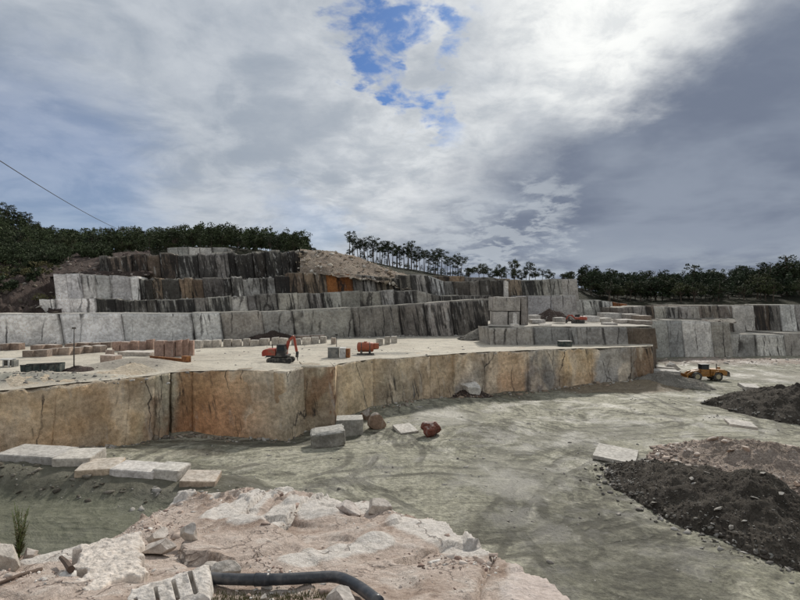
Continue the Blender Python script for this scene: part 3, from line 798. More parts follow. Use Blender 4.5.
BACK = {6: .35, 15: .45, 17: .35, 20: .25}
for i in range(len(NE) - 1):
    (x0, y0), (x1, y1) = NE[i], NE[i + 1]
    a = ne_xy(x0, y0); b = ne_xy(x1, y1); back = BACK.get(i, 0.0)
    a2 = a + np.array((0, back)); b2 = b + np.array((0, back)); L = np.linalg.norm(b - a)
    zb = (float(floor_z(*a2)) - 0.8, float(floor_z(*b2)) - 0.8)
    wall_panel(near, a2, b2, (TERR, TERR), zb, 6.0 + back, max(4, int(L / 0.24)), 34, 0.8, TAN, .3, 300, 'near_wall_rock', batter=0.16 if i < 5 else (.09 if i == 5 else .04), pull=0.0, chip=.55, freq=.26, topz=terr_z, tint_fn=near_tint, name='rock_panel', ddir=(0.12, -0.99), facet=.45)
# the end of the terrace turns away from the viewer
e0 = ne_xy(653, 346.5); e1 = np.array((e0[0] + 7.0, e0[1] + 14)); e2 = np.array((e1[0] + 11, e1[1] + 22))
for j, (a, b) in enumerate(((e0, e1), (e1, e2))):
    wall_panel(near, a, b, (TERR, TERR - .3), (FLOOR - 1, FLOOR - 1), 7, 16, 14, .5, (.18, .14, .105), .6, 340 + j, 'near_wall_rock', pull=.3, topz=terr_z, name='rock_panel')

# ---- terrace floor
tpx = np.arange(-150, 655, 2.2)
ne_px = np.array([p[0] for p in NE]); ne_py = np.array([p[1] for p in NE])
nearY = -TERR * F / (np.interp(tpx, ne_px, ne_py) - 300) + 0.45
farY = np.interp(tpx, [-150, 0, 200, 400, 490, 560, 662], [84, 90, 100, 112, 118, 104, 100])
k = (np.linspace(0, 1, 90) ** 0.9)[:, None]
Yt = nearY[None] + (farY - nearY)[None] * k
Xt = (tpx[None] - 400) / F * Yt
Zt = terr_z(Xt, Yt)
tt_ = np.zeros(Xt.shape + (4,))
ft = tt_; wob = fbm(Xt * .3, Yt * .3, 0, 4, 75)
paint(0.8 * smooth(.35, .75, bump2(Xt, Yt, -35, 47.5, 9, 3.2, .25) + .4 * wob), (0.25, 0.245, 0.205))
paint(0.7 * smooth(.35, .8, bump2(Xt, Yt, -28.5, 56, 5.5, 2.8, .25) + .3 * wob), (0.33, 0.29, 0.24))
paint(0.7 * smooth(.35, .8, bump2(Xt, Yt, -9.5, 58.5, 6, 1.6) + .3 * wob), (0.21, 0.21, 0.18))
paint(0.75 * smooth(.35, .8, bump2(Xt, Yt, -3, 72, 5, 2.2) + .35 * wob), (0.24, 0.23, 0.20))
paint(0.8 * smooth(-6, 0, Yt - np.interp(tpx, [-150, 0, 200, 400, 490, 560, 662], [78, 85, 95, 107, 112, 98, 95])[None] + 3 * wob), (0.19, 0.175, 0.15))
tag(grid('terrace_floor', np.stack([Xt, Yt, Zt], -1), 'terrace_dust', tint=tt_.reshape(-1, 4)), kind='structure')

# ---- benches of the back wall
def bench(name, samples, widths, depth, tints, streak, seed, amp=0.35, hjit=0.25, ojit=0.35, nx=5, nz=9, gap=0.02, batter=0.02, zdrop=0.8, joint=(0, .3, .6, .9), tj=.16, chip=.25, shear=.10, rubble=0):
    """samples: (px, py of the top, py of the foot, distance); cut along the face into slabs"""
    root = tag(empty(name), kind='structure')
    S = np.array(samples, float); rnd = random.Random(seed)
    def at(px):
        Yv = np.interp(px, S[:, 0], S[:, 3])
        return ((px - 400) / F * Yv, Yv), (300 - np.interp(px, S[:, 0], S[:, 1])) / F * Yv, (300 - np.interp(px, S[:, 0], S[:, 2])) / F * Yv
    px = S[0, 0]; i = 0; prev_e = cur_e = 0.0
    while px < S[-1, 0] - 0.5:
        Yv = np.interp(px, S[:, 0], S[:, 3])
        w = rnd.uniform(*widths); nxt = px + w * F / Yv
        if nxt > S[-1, 0] - widths[0] * .6 * F / Yv: nxt = S[-1, 0]
        a, zta, zba = at(px); b, ztb, zbb = at(nxt)
        a = np.array(a); b = np.array(b)
        t = (b - a) / np.linalg.norm(b - a); n = np.array((t[1], -t[0]))
        off = rnd.uniform(-ojit, ojit) * rnd.choice((.3, .5, 1.0))
        g_ = t * gap * rnd.uniform(.2, 1)
        a = a + n * off + g_ * .5; b = b + n * off - g_ * .5
        dz = rnd.uniform(-hjit, hjit) * .6
        base = np.array(tints(0.5 * (px + nxt), rnd))
        base = base * (1 + rnd.uniform(-tj, tj)) * np.array((1 + rnd.uniform(-.03, .04), 1, 1 + rnd.uniform(-.05, .03)))
        st_ = streak(0.5 * (px + nxt), rnd) if callable(streak) else streak
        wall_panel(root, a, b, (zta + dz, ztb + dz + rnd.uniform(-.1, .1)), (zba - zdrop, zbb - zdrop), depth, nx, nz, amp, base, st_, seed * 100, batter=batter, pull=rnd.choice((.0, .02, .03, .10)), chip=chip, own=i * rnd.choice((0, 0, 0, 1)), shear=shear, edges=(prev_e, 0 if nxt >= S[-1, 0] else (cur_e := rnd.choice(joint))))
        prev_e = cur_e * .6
        px = nxt; i += 1
    if rubble:
        r_ = np.random.RandomState(seed + 500); n = rubble; q = []
        for p_ in r_.uniform(S[0, 0], S[-1, 0], n):
            (x_, y_), _, zb_ = at(p_); f_ = 1 - abs(r_.normal(0, .9)) / y_ - .25 / y_
            q.append((x_ * f_, y_ * f_, zb_ + .05))
        scatter('ledge_stones', np.array(q), .08 + .5 * r_.uniform(0, 1, n) ** 3, 'loose_stone', pick_cols(n, [(.36, .33, .29), (.24, .21, .18), (.14, .125, .11), (.46, .44, .40)], seed), seed, .6, label='broken stone on a ledge of the back wall', cat='stones')
    return root
def stops(*st):
    xs_ = [s[0] for s in st]
    def f(px, rnd):
        j = max(k for k in range(len(xs_)) if xs_[k] <= max(px, xs_[0]))
        c = st[j][1]
        return c(rnd) if callable(c) else c
    return f
def either(*cs): return lambda r: r.choice(cs)
WHITE = (0.94, 0.93, 0.90); LG = (0.66, 0.65, 0.62); MG = (0.40, 0.385, 0.355); DG = (0.20, 0.19, 0.175); BR = (0.30, 0.225, 0.16); BL = (0.095, 0.088, 0.08); RUST = (0.28, 0.11, 0.04)

# lowest bench, facing the terrace
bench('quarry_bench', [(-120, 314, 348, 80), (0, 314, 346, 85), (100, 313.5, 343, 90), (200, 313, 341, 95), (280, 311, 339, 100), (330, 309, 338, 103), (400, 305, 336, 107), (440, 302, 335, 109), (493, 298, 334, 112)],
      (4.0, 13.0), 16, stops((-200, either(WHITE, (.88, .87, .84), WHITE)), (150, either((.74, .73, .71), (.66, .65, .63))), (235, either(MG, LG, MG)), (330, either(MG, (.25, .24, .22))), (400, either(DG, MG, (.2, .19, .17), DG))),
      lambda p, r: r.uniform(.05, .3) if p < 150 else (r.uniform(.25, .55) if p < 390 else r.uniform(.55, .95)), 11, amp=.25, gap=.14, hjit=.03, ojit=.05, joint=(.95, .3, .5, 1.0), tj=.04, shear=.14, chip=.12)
# second bench
bench('quarry_bench', [(40, 299, 314, 95), (105, 298, 314, 99), (140, 300, 314, 101), (200, 298, 314, 104), (280, 293.5, 313, 109), (400, 290, 307, 115), (420, 290, 306, 116), (440, 296, 304, 117), (493, 295, 300, 120)],
      (1.2, 5.0), 14, stops((0, either(WHITE, WHITE, LG)), (104, either(BL, DG, BL)), (138, either(DG, BL, MG)), (160, either(MG, DG, LG)), (215, either(MG, LG, DG)), (280, either(MG, (.46, .44, .40), (.34, .32, .29))), (400, either(DG, MG))),
      lambda p, r: r.uniform(.2, .45) if p < 104 else r.uniform(.5, .9), 12, amp=.4, hjit=.2, ojit=.3, gap=.06, chip=.25, tj=.25, rubble=420)
# third bench: white face on the left, dark in the middle, rusty brown further on
bench('quarry_bench', [(55, 274.5, 299, 103), (100, 274, 299, 106), (139, 277, 300, 108)], (1.8, 4.5), 14, stops((0, either(WHITE, WHITE, (.66, .65, .62), LG))), lambda p, r: r.uniform(.3, .62), 13, amp=.25, hjit=.3)
bench('quarry_bench', [(139, 278, 301, 109), (186, 279, 300, 111), (216, 278, 299, 113), (290, 276, 295, 117)], (0.9, 4.6), 14, stops((0, either(DG, BL, MG, BR)), (186, either(BR, DG, (.24, .18, .13))), (215, either(DG, BL, MG, LG))), lambda p, r: r.uniform(.55, .95), 14, amp=.7, hjit=.5, ojit=.6, gap=.08, chip=.6, tj=.45, rubble=260)
bench('quarry_bench', [(289, 273, 295, 117), (320, 272, 294, 119), (362, 274, 292, 121), (402, 279, 291, 122)], (1.5, 3.6), 16, stops((0, either((.24, .19, .14), MG, (.27, .21, .15))), (331, either(RUST, RUST, (.33, .14, .05))), (346, either(BR, DG)), (360, either(MG, (.27, .23, .18)))), lambda p, r: r.uniform(.4, .75), 15, amp=.3)
bench('quarry_bench', [(400, 274, 292, 121), (433, 275, 292, 122), (434, 281, 298, 122), (470, 281, 297, 123), (508, 279, 297, 124)], (1.8, 4.2), 14, stops((0, either(MG, (.26, .24, .21))), (433, either(MG, DG, LG)), (452, either(BL, DG, BL))), lambda p, r: r.uniform(.4, .8), 16, amp=.3)
bench('quarry_bench', [(434, 276, 283, 127), (470, 277, 283, 128), (510, 278.5, 283, 129)], (2, 5), 14, stops((0, either(BR, DG, (.2, .16, .12)))), .5, 17, amp=.5)
# fourth bench: black weathered rock
bench('quarry_bench', [(100, 257, 279, 115), (140, 254, 280, 118), (200, 253, 280, 121), (305, 250, 278, 126)], (1.0, 5.0), 15, stops((0, either((.16, .125, .10), (.2, .16, .13), DG)), (170, either(BL, DG, (.19, .15, .12), MG)), (215, either(BL, DG, BL, (.22, .18, .14)))), lambda p, r: r.uniform(.6, 1.0), 18, amp=1.0, hjit=.5, ojit=.7, gap=.06, chip=.8, tj=.45, rubble=300)
bench('quarry_bench', [(168, 247.5, 256, 150), (186, 246.5, 256, 151), (228, 247.5, 256, 152)], (4, 7), 10, stops((0, either(LG, (.38, .37, .35)))), .2, 19, amp=.25)
# walls behind the raised platform
bench('quarry_bench', [(506, 280, 298, 124), (578, 279, 298, 126)], (1.8, 4.0), 14, stops((0, either((.25, .205, .16), MG, DG, (.29, .25, .21))), (535, either((.27, .235, .20), MG))), lambda p, r: r.uniform(.45, .8), 20, amp=.3)
bench('quarry_bench', [(527, 295.5, 322, 115), (577, 295, 322, 117)], (5, 9), 9, stops((0, (.33, .325, .32))), .08, 21, amp=.12, hjit=.05)
bench('quarry_bench', [(572, 299, 320, 140), (598, 300, 320, 141), (628, 303, 320, 142)], (1.5, 3.2), 12, stops((0, either(LG, MG, LG)), (611, either(RUST, BR))), lambda p, r: r.uniform(.4, .8), 22, amp=.25)
# far right walls
bench('quarry_bench', [(640, 320, 358, 121), (690, 320.5, 358, 122), (732, 322, 358, 123)], (3.0, 7.0), 14, stops((0, either(LG, (.4, .395, .38), MG))), lambda p, r: r.uniform(.2, .55), 23, amp=.25)
bench('quarry_bench', [(730, 334, 358, 124), (800, 334, 358, 126), (960, 334, 358, 128)], (3.0, 7.5), 15, stops((0, either(MG, DG, LG)), (745, either(LG, (.4, .39, .37), MG, LG))), lambda p, r: r.uniform(.25, .7), 24, amp=.3)
bench('quarry_bench', [(688, 306, 334, 135), (718, 305.5, 333, 137), (800, 305, 333, 140), (960, 304, 333, 143)], (2.0, 6.5), 16, stops((0, either(DG, MG, (.25, .22, .19))), (735, either(MG, LG, DG, LG)), (758, either((.13, .10, .08), DG)), (782, either(LG, MG))), lambda p, r: r.uniform(.4, .8), 25, amp=.35)

bench('quarry_bench', [(618, 306.5, 324, 131), (660, 306, 324, 132), (700, 306, 326, 134)], (1.5, 5.0), 9, stops((0, either((.20, .16, .13), MG, (.28, .25, .22))), (655, either(DG, MG, (.25, .22, .19)))), lambda p, r: r.uniform(.4, .8), 27, amp=.4, chip=.5)

# ---- lofted slopes of broken rock and the wooded hills
def loft(name, rows, px0, px1, nc, sub, mat, amp, freq, seed, kind='structure', fade=True):
    pxs = np.linspace(px0, px1, nc); R_ = []
    for r in rows:
        r = np.array(r, float)
        Yv = np.interp(pxs, r[:, 0], r[:, 2]); py = np.interp(pxs, r[:, 0], r[:, 1])
        R_.append(np.stack([(pxs - 400) / F * Yv, Yv, (300 - py) / F * Yv], -1))
    out = []
    for i in range(len(R_) - 1):
        for k in np.linspace(0, 1, sub, endpoint=False):
            out.append(R_[i] * (1 - k) + R_[i + 1] * k)
    out.append(R_[-1]); P = np.stack(out, 0)
    P[..., 2] += amp * fbm(P[..., 0] * freq, P[..., 1] * freq, P[..., 2] * freq, 5, seed) + amp * .4 * np.abs(fbm(P[..., 0] * freq * 4, P[..., 1] * freq * 4, 0, 3, seed + 3))
    P[..., 1] += amp * .8 * fbm(P[..., 0] * freq, P[..., 1] * freq, P[..., 2] * freq + 9, 5, seed + 1)
    o = grid(name, P, mat, smooth_=False)
    if kind: o['kind'] = kind
    return o, P
# hills: ridge line with the trees' height taken off
HS = [  # px, front (py, Y), ridge (py, Y)
    (-350, 262, 150, 215, 250), (-60, 262, 150, 214, 240), (0, 262, 150, 222, 240), (22, 261, 150, 230, 238), (44, 259, 150, 247, 235), (100, 257, 152, 250, 235), (170, 254, 154, 248, 235), (225, 252, 156, 246, 235), (262, 252, 156, 250, 232), (300, 254, 156, 258, 228),
    (340, 262, 156, 255, 222), (352, 264, 156, 257, 222), (400, 275, 158, 268.5, 220), (430, 279, 158, 273, 220), (462, 283, 160, 278, 218), (500, 284, 160, 282, 205), (560, 286, 162, 284, 200), (600, 300, 165, 293, 215), (640, 303, 165, 293, 220), (690, 303, 160, 292, 225), (750, 303, 158, 287, 230), (800, 303, 158, 280, 235), (1000, 303, 158, 270, 240)]
rows = [[(h[0], h[1] + 8, h[2] - 11) for h in HS], [(h[0], h[1], h[2]) for h in HS], [(h[0], (h[1] * .45 + h[3] * .55), (h[2] + h[4]) / 2) for h in HS], [(h[0], h[3], h[4]) for h in HS], [(h[0], h[3] + 6, h[4] + 70) for h in HS], [(h[0], 312, h[4] + 320) for h in HS]]
hill_o, HP = loft('hills', rows, -350, 1000, 271, 8, 'hill_soil', 0.9, 0.06, 51)
def hill_z(x, y):                # nearest vertex of the hill sheet
    d = (HP[..., 0] - x) ** 2 + (HP[..., 1] - y) ** 2
    j = np.unravel_index(np.argmin(d), d.shape); return float(HP[j][2])
# rounded spoil dome right of the black bench, broken rock on the left, and the small ramps
dome, DP = loft('rubble_slope', [[(300, 274, 118), (340, 276, 119), (380, 283, 120), (412, 291, 121)], [(300, 262, 122), (330, 262, 124), (370, 273, 126), (412, 286, 124)], [(300, 252, 127), (330, 253.5, 130), (350, 257, 132), (372, 265, 132), (412, 280, 128)], [(300, 250, 134), (330, 252, 138), (350, 256, 140), (372, 264, 140), (412, 277, 138)], [(300, 258, 160), (412, 280, 165)]], 300, 412, 90, 9, 'tan_rubble_soil', 0.9, .28, 61)
lefts, LP_ = loft('rubble_slope', [[(-120, 318, 90), (0, 315, 92), (60, 315, 95)], [(-120, 296, 98), (0, 294, 100), (30, 290, 101), (60, 300, 104)], [(-120, 276, 112), (0, 276, 113), (50, 276, 113), (60, 276, 114)], [(-120, 264, 128), (0, 263, 130), (60, 262, 130)], [(-120, 258, 158), (60, 256, 160)]], -120, 62, 150, 14, 'red_rubble_soil', 2.8, .26, 62)
reds, RP_ = loft('rubble_slope', [[(40, 277, 108), (105, 276, 112), (150, 276, 116)], [(40, 265, 120), (105, 263, 122), (150, 262, 124)], [(40, 257, 132), (105, 255, 134), (150, 255, 136)], [(40, 254, 158), (150, 252, 160)]], 40, 150, 70, 9, 'red_rubble_soil', 1.1, .25, 63)
embk, EP_ = loft('rubble_slope', [[(600, 322.5, 118), (640, 321.5, 122), (735, 323, 124)], [(600, 321, 124), (640, 320, 127), (735, 321, 129)], [(600, 318.5, 131), (640, 318, 133), (735, 318, 136)], [(600, 314, 150), (735, 314, 154)]], 600, 735, 70, 8, 'grey_rubble_soil', .5, .25, 64)

# ---- raised platform in the middle
PLZ = -4.46
def plat_z(x, y): return PLZ + 0.12 * fbm(np.asarray(x) * .3, np.asarray(y) * .3, 0, 3, 81)
bench('quarry_bench', [(490, 328, 346, 86), (530, 327, 345.5, 86.5), (600, 327, 345, 87), (640, 327, 345, 87.5), (657, 327, 344, 88)], (4, 8.5), 8, stops((0, either((.36, .35, .335), (.29, .285, .275))), (533, either((.33, .325, .315), (.27, .265, .255))), (632, either((.20, .155, .12), (.27, .24, .21)))), lambda p, r: r.uniform(.15, .42), 26, amp=.15, hjit=.06, ojit=.2)
ppx = np.linspace(488, 654, 60); kk = np.linspace(0, 1, 30)[:, None]
Yp = (88.0 + kk * 34) * np.ones_like(ppx)[None]; Xp = (ppx[None] - 400) / F * Yp; Xp = np.minimum(Xp, 42.6 + (Yp - 88) * .2)
wall_panel(near, (42.9, 88.5), (50.0, 124.0), (PLZ, PLZ), (TERR - 1, TERR - 1), 4, 30, 8, .4, (.30, .27, .235), .5, 350, pull=.1, name='rock_panel')
tag(grid('platform_floor', np.stack([Xp, Yp, plat_z(Xp, Yp) + 0.02], -1), 'terrace_dust', tint=np.tile((.33, .31, .28, .55), (Xp.size, 1))), kind='structure')

# ================================================================= NEAR MOUND
gx = np.concatenate([np.arange(-16, -8, .16), np.arange(-8, 5, .036), np.arange(5, 14, .16)])
gy = np.concatenate([np.arange(0.6, 3.6, .15), np.arange(3.6, 14.5, .036), np.arange(14.5, 22, .25)])
X, Y = np.meshgrid(gx, gy)
Z = mound_z(X, Y)
mt = np.zeros(X.shape + (4,)); mt[..., :3] = (0.66, 0.615, 0.565)
def strip(p, q, w):
    a = mpt(*p); b = mpt(*q); ax, ay = a.x, a.y; dx, dy = b.x - ax, b.y - ay; L2 = dx * dx + dy * dy
    t = np.clip(((X - ax) * dx + (Y - ay) * dy) / L2, 0, 1)
    return 1 - smooth(w * .5, w * 1.3, np.hypot(X - ax - t * dx, Y - ay - t * dy))
w_ = 0
for p, q, w in (((222, 522), (285, 491), .42), ((250, 530), (338, 497), .40), ((320, 520), (352, 503), .45), ((370, 515), (392, 510), .5), ((180, 500), (205, 494), .5), ((415, 527), (470, 540), .55), ((300, 560), (375, 545), .3), ((70, 548), (40, 552), .25)):
    w_ = np.maximum(w_, strip(p, q, w))
mt[..., 3] = w_ * .8
Z = Z + 0.05 * w_ * (1 + fbm(X * 2.5, Y * 2.5, 0, 3, 47))
def side(p, q, w):
    a = mpt(*p); b = mpt(*q); dx, dy = b.x - a.x, b.y - a.y; L = math.hypot(dx, dy)
    return ((X - a.x) * dy - (Y - a.y) * dx) / L
sd_ = side((474, 606), (497, 538), 0) + .06 * fbm(X * 2, Y * 2, 0, 3, 48)
hump = smooth(0, .45, sd_) * smooth(3.5, 4.2, Y)                      # bedrock shoulder at the right end, split off by a joint
Z = Z + .10 * hump - .10 * np.exp(-(sd_ / .03) ** 2) - .03 * hump * fbm(X * 3, Y * 3, 0, 4, 49)
mt[..., 3] = np.maximum(mt[..., 3], hump * .95); mt[..., :3] = mt[..., :3] * (1 - hump[..., None]) + np.array((.63, .54, .49)) * hump[..., None]
for p, q, w in (((240, 518), (268, 500), .05), ((282, 528), (322, 501), .055), ((300, 508), (330, 497), .035)):    # open joints in the outcrop
    Z = Z - 0.16 * strip(p, q, w)
mound_o = grid('foreground_mound', np.stack([X, Y, Z], -1), 'mound_soil', tint=mt.reshape(-1, 4), smooth_=True)
tag(mound_o, kind='structure')

# ================================================================= THINGS
ORD = ['first', 'second', 'third', 'fourth', 'fifth', 'sixth', 'seventh', 'eighth', 'ninth', 'tenth', 'eleventh', 'twelfth', 'thirteenth', 'fourteenth', 'fifteenth', 'sixteenth']
def put(o, loc, rz=0.0, rx=0.0, ry=0.0, color=None):
    o.location = loc; o.rotation_euler = (rx, ry, rz)
    if color: o.color = (*color, 1)
    return o
_bs = [500]
def px_block(name, x0, x1, base_py, h_px, surf, label, cat, group=None, depth=None, color=(1, 1, 1), rz=None, sink=0.08, tint=(0.45, 0.44, 0.42, 0.12), n=3, tilt=(0, 0), skew=0.0, rough=0.010, bevel=.022):
    _bs[0] += 1; sd = _bs[0]; rnd = random.Random(sd)
    p = surf((x0 + x1) / 2, base_py)
    L = (x1 - x0) * p.y / F; H = h_px * p.y / F
    D = depth or L * rnd.uniform(.7, 1.1)
    me = block_mesh(name, (L, D, H), sd, n, rough, bevel, tint, skew)
    o = link(name, me, 'block_granite')
    put(o, (p.x, p.y + D / 2, p.z + H / 2 - sink), rnd.uniform(-.12, .12) if rz is None else rz, tilt[0], tilt[1], color)
    return tag(o, label, cat, group)
def px_rock(name, x0, x1, y0, y1, surf, label, color=(1, 1, 1), depth=1.0, seed=None, cuts=14, level=3, rough=.06, rz=0.0, tilt=(0, 0), mat='block_granite', tint=(.45, .43, .40, .1), sink=.18, group=None, cat='rock', cutmin=.38):
    _bs[0] += 1; sd = seed or _bs[0]
    p = surf((x0 + x1) / 2, y1 - (y1 - y0) * .12)
    L = (x1 - x0) * p.y / F; H = (y1 - y0) * p.y / F * 1.02
    me = rock_mesh(name, (L * 1.12, L * depth, H * 1.15), sd, level, cuts, rough, tint, cutmin=cutmin)
    o = link(name, me, mat)
    zmin = min(v.co.z for v in me.vertices)
    put(o, (p.x, p.y, p.z - zmin - sink * H), rz, tilt[0], tilt[1], color)
    return tag(o, label, cat, group)

# ---- blocks stored on the terrace
def row(items, desc, group, surf=tpt, color=(1, 1, 1), kw={}):
    for i, (x0, x1, by, h) in enumerate(items):
        px_block('granite_block', x0, x1, by, h * 1.22, surf, '%s block from the left in the %s' % (ORD[i], desc), 'granite block', group, color=tuple(c * random.Random(i * 7 + len(desc)).uniform(.82, 1.12) for c in color), **kw)
PINK = (0.80, 0.58, 0.50)
row([(112, 119, 351, 8), (120.5, 128.5, 351, 8), (130, 137.5, 350.5, 8), (139, 145, 350.5, 7.5), (146, 153, 350, 9)], 'pink row behind the long pale slab', 'pink granite blocks stored on the terrace', color=PINK)
row([(154, 163.5, 357, 14), (165, 173, 357, 14), (175.5, 181, 356.5, 14), (182, 187.5, 356, 14), (188.5, 193, 355.5, 13)], 'tall pink row above the rusty beam', 'pink granite blocks stored on the terrace', color=PINK)
row([(100, 116, 363.5, 7), (105, 112, 356.5, 6)], 'pair at the left end of the pink rows', 'pink granite blocks stored on the terrace', color=(.80, .66, .60))
px_block('granite_slab', 117, 152, 356, 4.5, tpt, 'long pale granite slab lying in front of the pink blocks', 'granite slab', depth=2.2, color=(1.1, 1.05, 1.0))
row([(22, 32, 357.5, 6), (32.5, 46, 357, 6), (47.5, 56, 355.5, 6), (57, 68, 355, 6.5), (69, 79, 354, 6), (80, 90, 353, 6), (91, 101, 352.5, 6)], 'low row left of the pink blocks', 'low granite blocks on the left of the terrace', color=(.74, .62, .54))
row([(-6, 6, 350.5, 6), (7, 19, 350, 6), (30, 42, 350.5, 5), (43, 56, 350, 5), (64, 74, 349.5, 5.5), (75, 86, 349, 5.5), (87, 98, 348.5, 5), (99, 110, 348, 5)], 'dark row at the foot of the white wall', 'dark granite blocks along the white wall', color=(.60, .47, .40))
row([(193, 201, 348.5, 7), (203, 210, 347.5, 6.5), (211, 219, 347, 6.5), (223, 231, 346.5, 6.5), (232, 240, 346.5, 6), (243, 249, 346, 6.5), (250, 258, 346, 5.5), (259, 268, 345.5, 6), (271, 278, 345, 6.5), (279, 287, 345, 6), (291, 300, 345, 5.5), (302, 310, 344.5, 6), (311, 318, 344, 6), (320, 326, 343.5, 6)], 'long pale row behind the red excavator', 'pale granite blocks behind the red excavator', color=(1.0, .97, .91))
row([(281, 294, 339.5, 3.5), (295, 309, 339.5, 3.5), (310, 324, 339, 3.5)], 'low far row right of the excavator boom', 'low granite blocks against the grey wall', color=(.75, .65, .58))
row([(376, 383, 345.5, 6), (384.5, 390, 344.5, 7), (391, 397, 343, 6)], 'short row right of the orange tank', 'granite blocks right of the orange tank', color=(.80, .79, .75))
row([(331, 335.5, 344.5, 6)], 'gap between thin mast and orange tank', 'granite blocks right of the orange tank', color=(.7, .62, .55))

# rusty beam in front of the tall pink row
p = tpt(150, 358); q = tpt(190, 361.5)
mb = MB()
rb = empty('steel_beam', (p + q) / 2)
d = (q - p); d.z = 0
h = .26
mb.bar(-d / 2 + Vector((0, 0, .30)), d / 2 + Vector((0, 0, .30)), .34, .07).build('flange', 'rusty_steel', rb)
MB().bar(-d / 2 + Vector((0, 0, .03)), d / 2 + Vector((0, 0, .03)), .34, .07).build('flange', 'rusty_steel', rb)
MB().bar(-d / 2 + Vector((0, 0, .165)), d / 2 + Vector((0, 0, .165)), .06, .2).build('web', 'rusty_steel', rb)
MB().box(d / 2 + Vector((-.45, 0, .36)), (1.0, .6, .72), (0, 0, math.atan2(d.y, d.x)), .04).build('end_bracket', 'rusty_steel', rb)
tag(rb, 'rusty orange steel beam lying before the tall pink blocks', 'steel beam')

# dark long skip, open frame crate and mast on the left of the terrace
p = tpt(40, 375)
sk = empty('skip', p, 0.16)
Ls = 35 * p.y / F; Hs = 7.5 * p.y / F
m_ = MB(); m_.prism([(-Ls / 2, 0), (Ls / 2, 0), (Ls / 2 + .05, Hs * 1.15), (-Ls / 2 - .05, Hs)], -.02, .06); m_.build('front_panel', 'green_panel', sk)
m_ = MB(); m_.prism([(-Ls / 2, 0), (Ls / 2, 0), (Ls / 2 + .05, Hs * 1.15), (-Ls / 2 - .05, Hs)], 1.1, 1.18); m_.build('rear_panel', 'green_panel', sk)
MB().box((-Ls / 2, .58, Hs * .48), (.08, 1.04, Hs * .95)).build('end_panel', 'green_panel', sk)
MB().box((Ls / 2, .58, Hs * .52), (.08, 1.04, Hs * 1.05)).build('end_panel', 'green_panel', sk)
MB().box((0, .58, .05), (Ls - .1, 1.04, .06)).build('floor', 'green_panel', sk)
MB().bar((-Ls / 2 - .05, -.05, Hs + .0), (Ls / 2 + .05, -.05, Hs * 1.15), .10, .09).build('rim', 'dark_steel', sk)
for k in range(5):
    xk = -Ls / 2 + Ls * (k + .5) / 5
    MB().box((xk, -.045, Hs * .5), (.07, .05, Hs * .9)).build('rib', 'dark_steel', sk)
tag(sk, 'long dark steel skip on the left of the terrace', 'skip')

p = tpt(3, 367)
cr = empty('frame_crate', p, 0.05)
for sx in (-1, 1):
    for sy in (0, 1): MB().box((sx * .62, sy * 1.0, .45), (.16, .12, .9)).build('post', 'pale_panel', cr)
MB().box((0, .5, .86), (1.45, 1.15, .10)).build('top', 'pale_panel', cr)
MB().box((0, .98, .42), (1.1, .06, .7)).build('back_panel', 'dark_steel', cr)
MB().box((.95, .5, .4), (.3, .8, .75), bevel=.03).build('side_box', 'grey_panel', cr)
tag(cr, 'pale open frame crate at the left edge of the terrace', 'crate')

def mast(px, py, top_py, label, rub=True, r=.055, surf=tpt, name='lamp_mast', cat='mast'):
    p = surf(px, py); H = (py - top_py) * p.y / F
    e = empty(name, p)
    tube('pole', [(0, 0, -.1), (0, 0, H * .5), (.02, 0, H)], [r * 1.2, r, r * .8], 'dark_steel', e, 8)
    MB().box((0, 0, H + .08), (.34, .2, .2), bevel=.03).build('head', 'dark_steel', e)
    MB().cyl((0, 0, .0), (0, 0, .22), .4, .3, 12).build('footing', 'grey_panel', e)
    return tag(e, label, cat)
mast(74, 373.5, 331.5, 'thin dark mast standing in a rubble heap on the terrace')
mast(336.5, 357, 335.5, 'thin dark mast behind the grey cabinets beside the tank', r=.045)

# ---- grey cabinets
p = tpt(332, 357.5)
def cabinet(px, py, wpx, hpx, mat, label, d=1.3):
    p = tpt(px, py); w = wpx * p.y / F; h = hpx * p.y / F
    e = empty('cabinet', p, random.Random(px).uniform(-.12, .12))
    MB().box((0, d / 2, h / 2), (w, d, h), bevel=.03).build('body', mat, e)
    MB().box((0, -.02, h * .52), (w * .8, .04, h * .78), bevel=.01).build('door', mat, e)
    MB().box((w * .3, -.05, h * .5), (.05, .05, .2)).build('handle', 'dark_steel', e)
    MB().box((0, d / 2, h + .02), (w * 1.06, d * 1.06, .07), bevel=.015).build('lid', mat, e)
    return tag(e, label, 'cabinet')
cabinet(333, 358, 10.5, 10, 'grey_panel', 'dark grey steel cabinet at the foot of the thin mast')
cabinet(342.5, 358.2, 6, 9.5, 'pale_panel', 'narrow pale cabinet right of the dark grey cabinet')
cabinet(347.5, 358, 4, 8.5, 'rusty_steel', 'small rusty cabinet between the pale cabinet and the tank', .7)

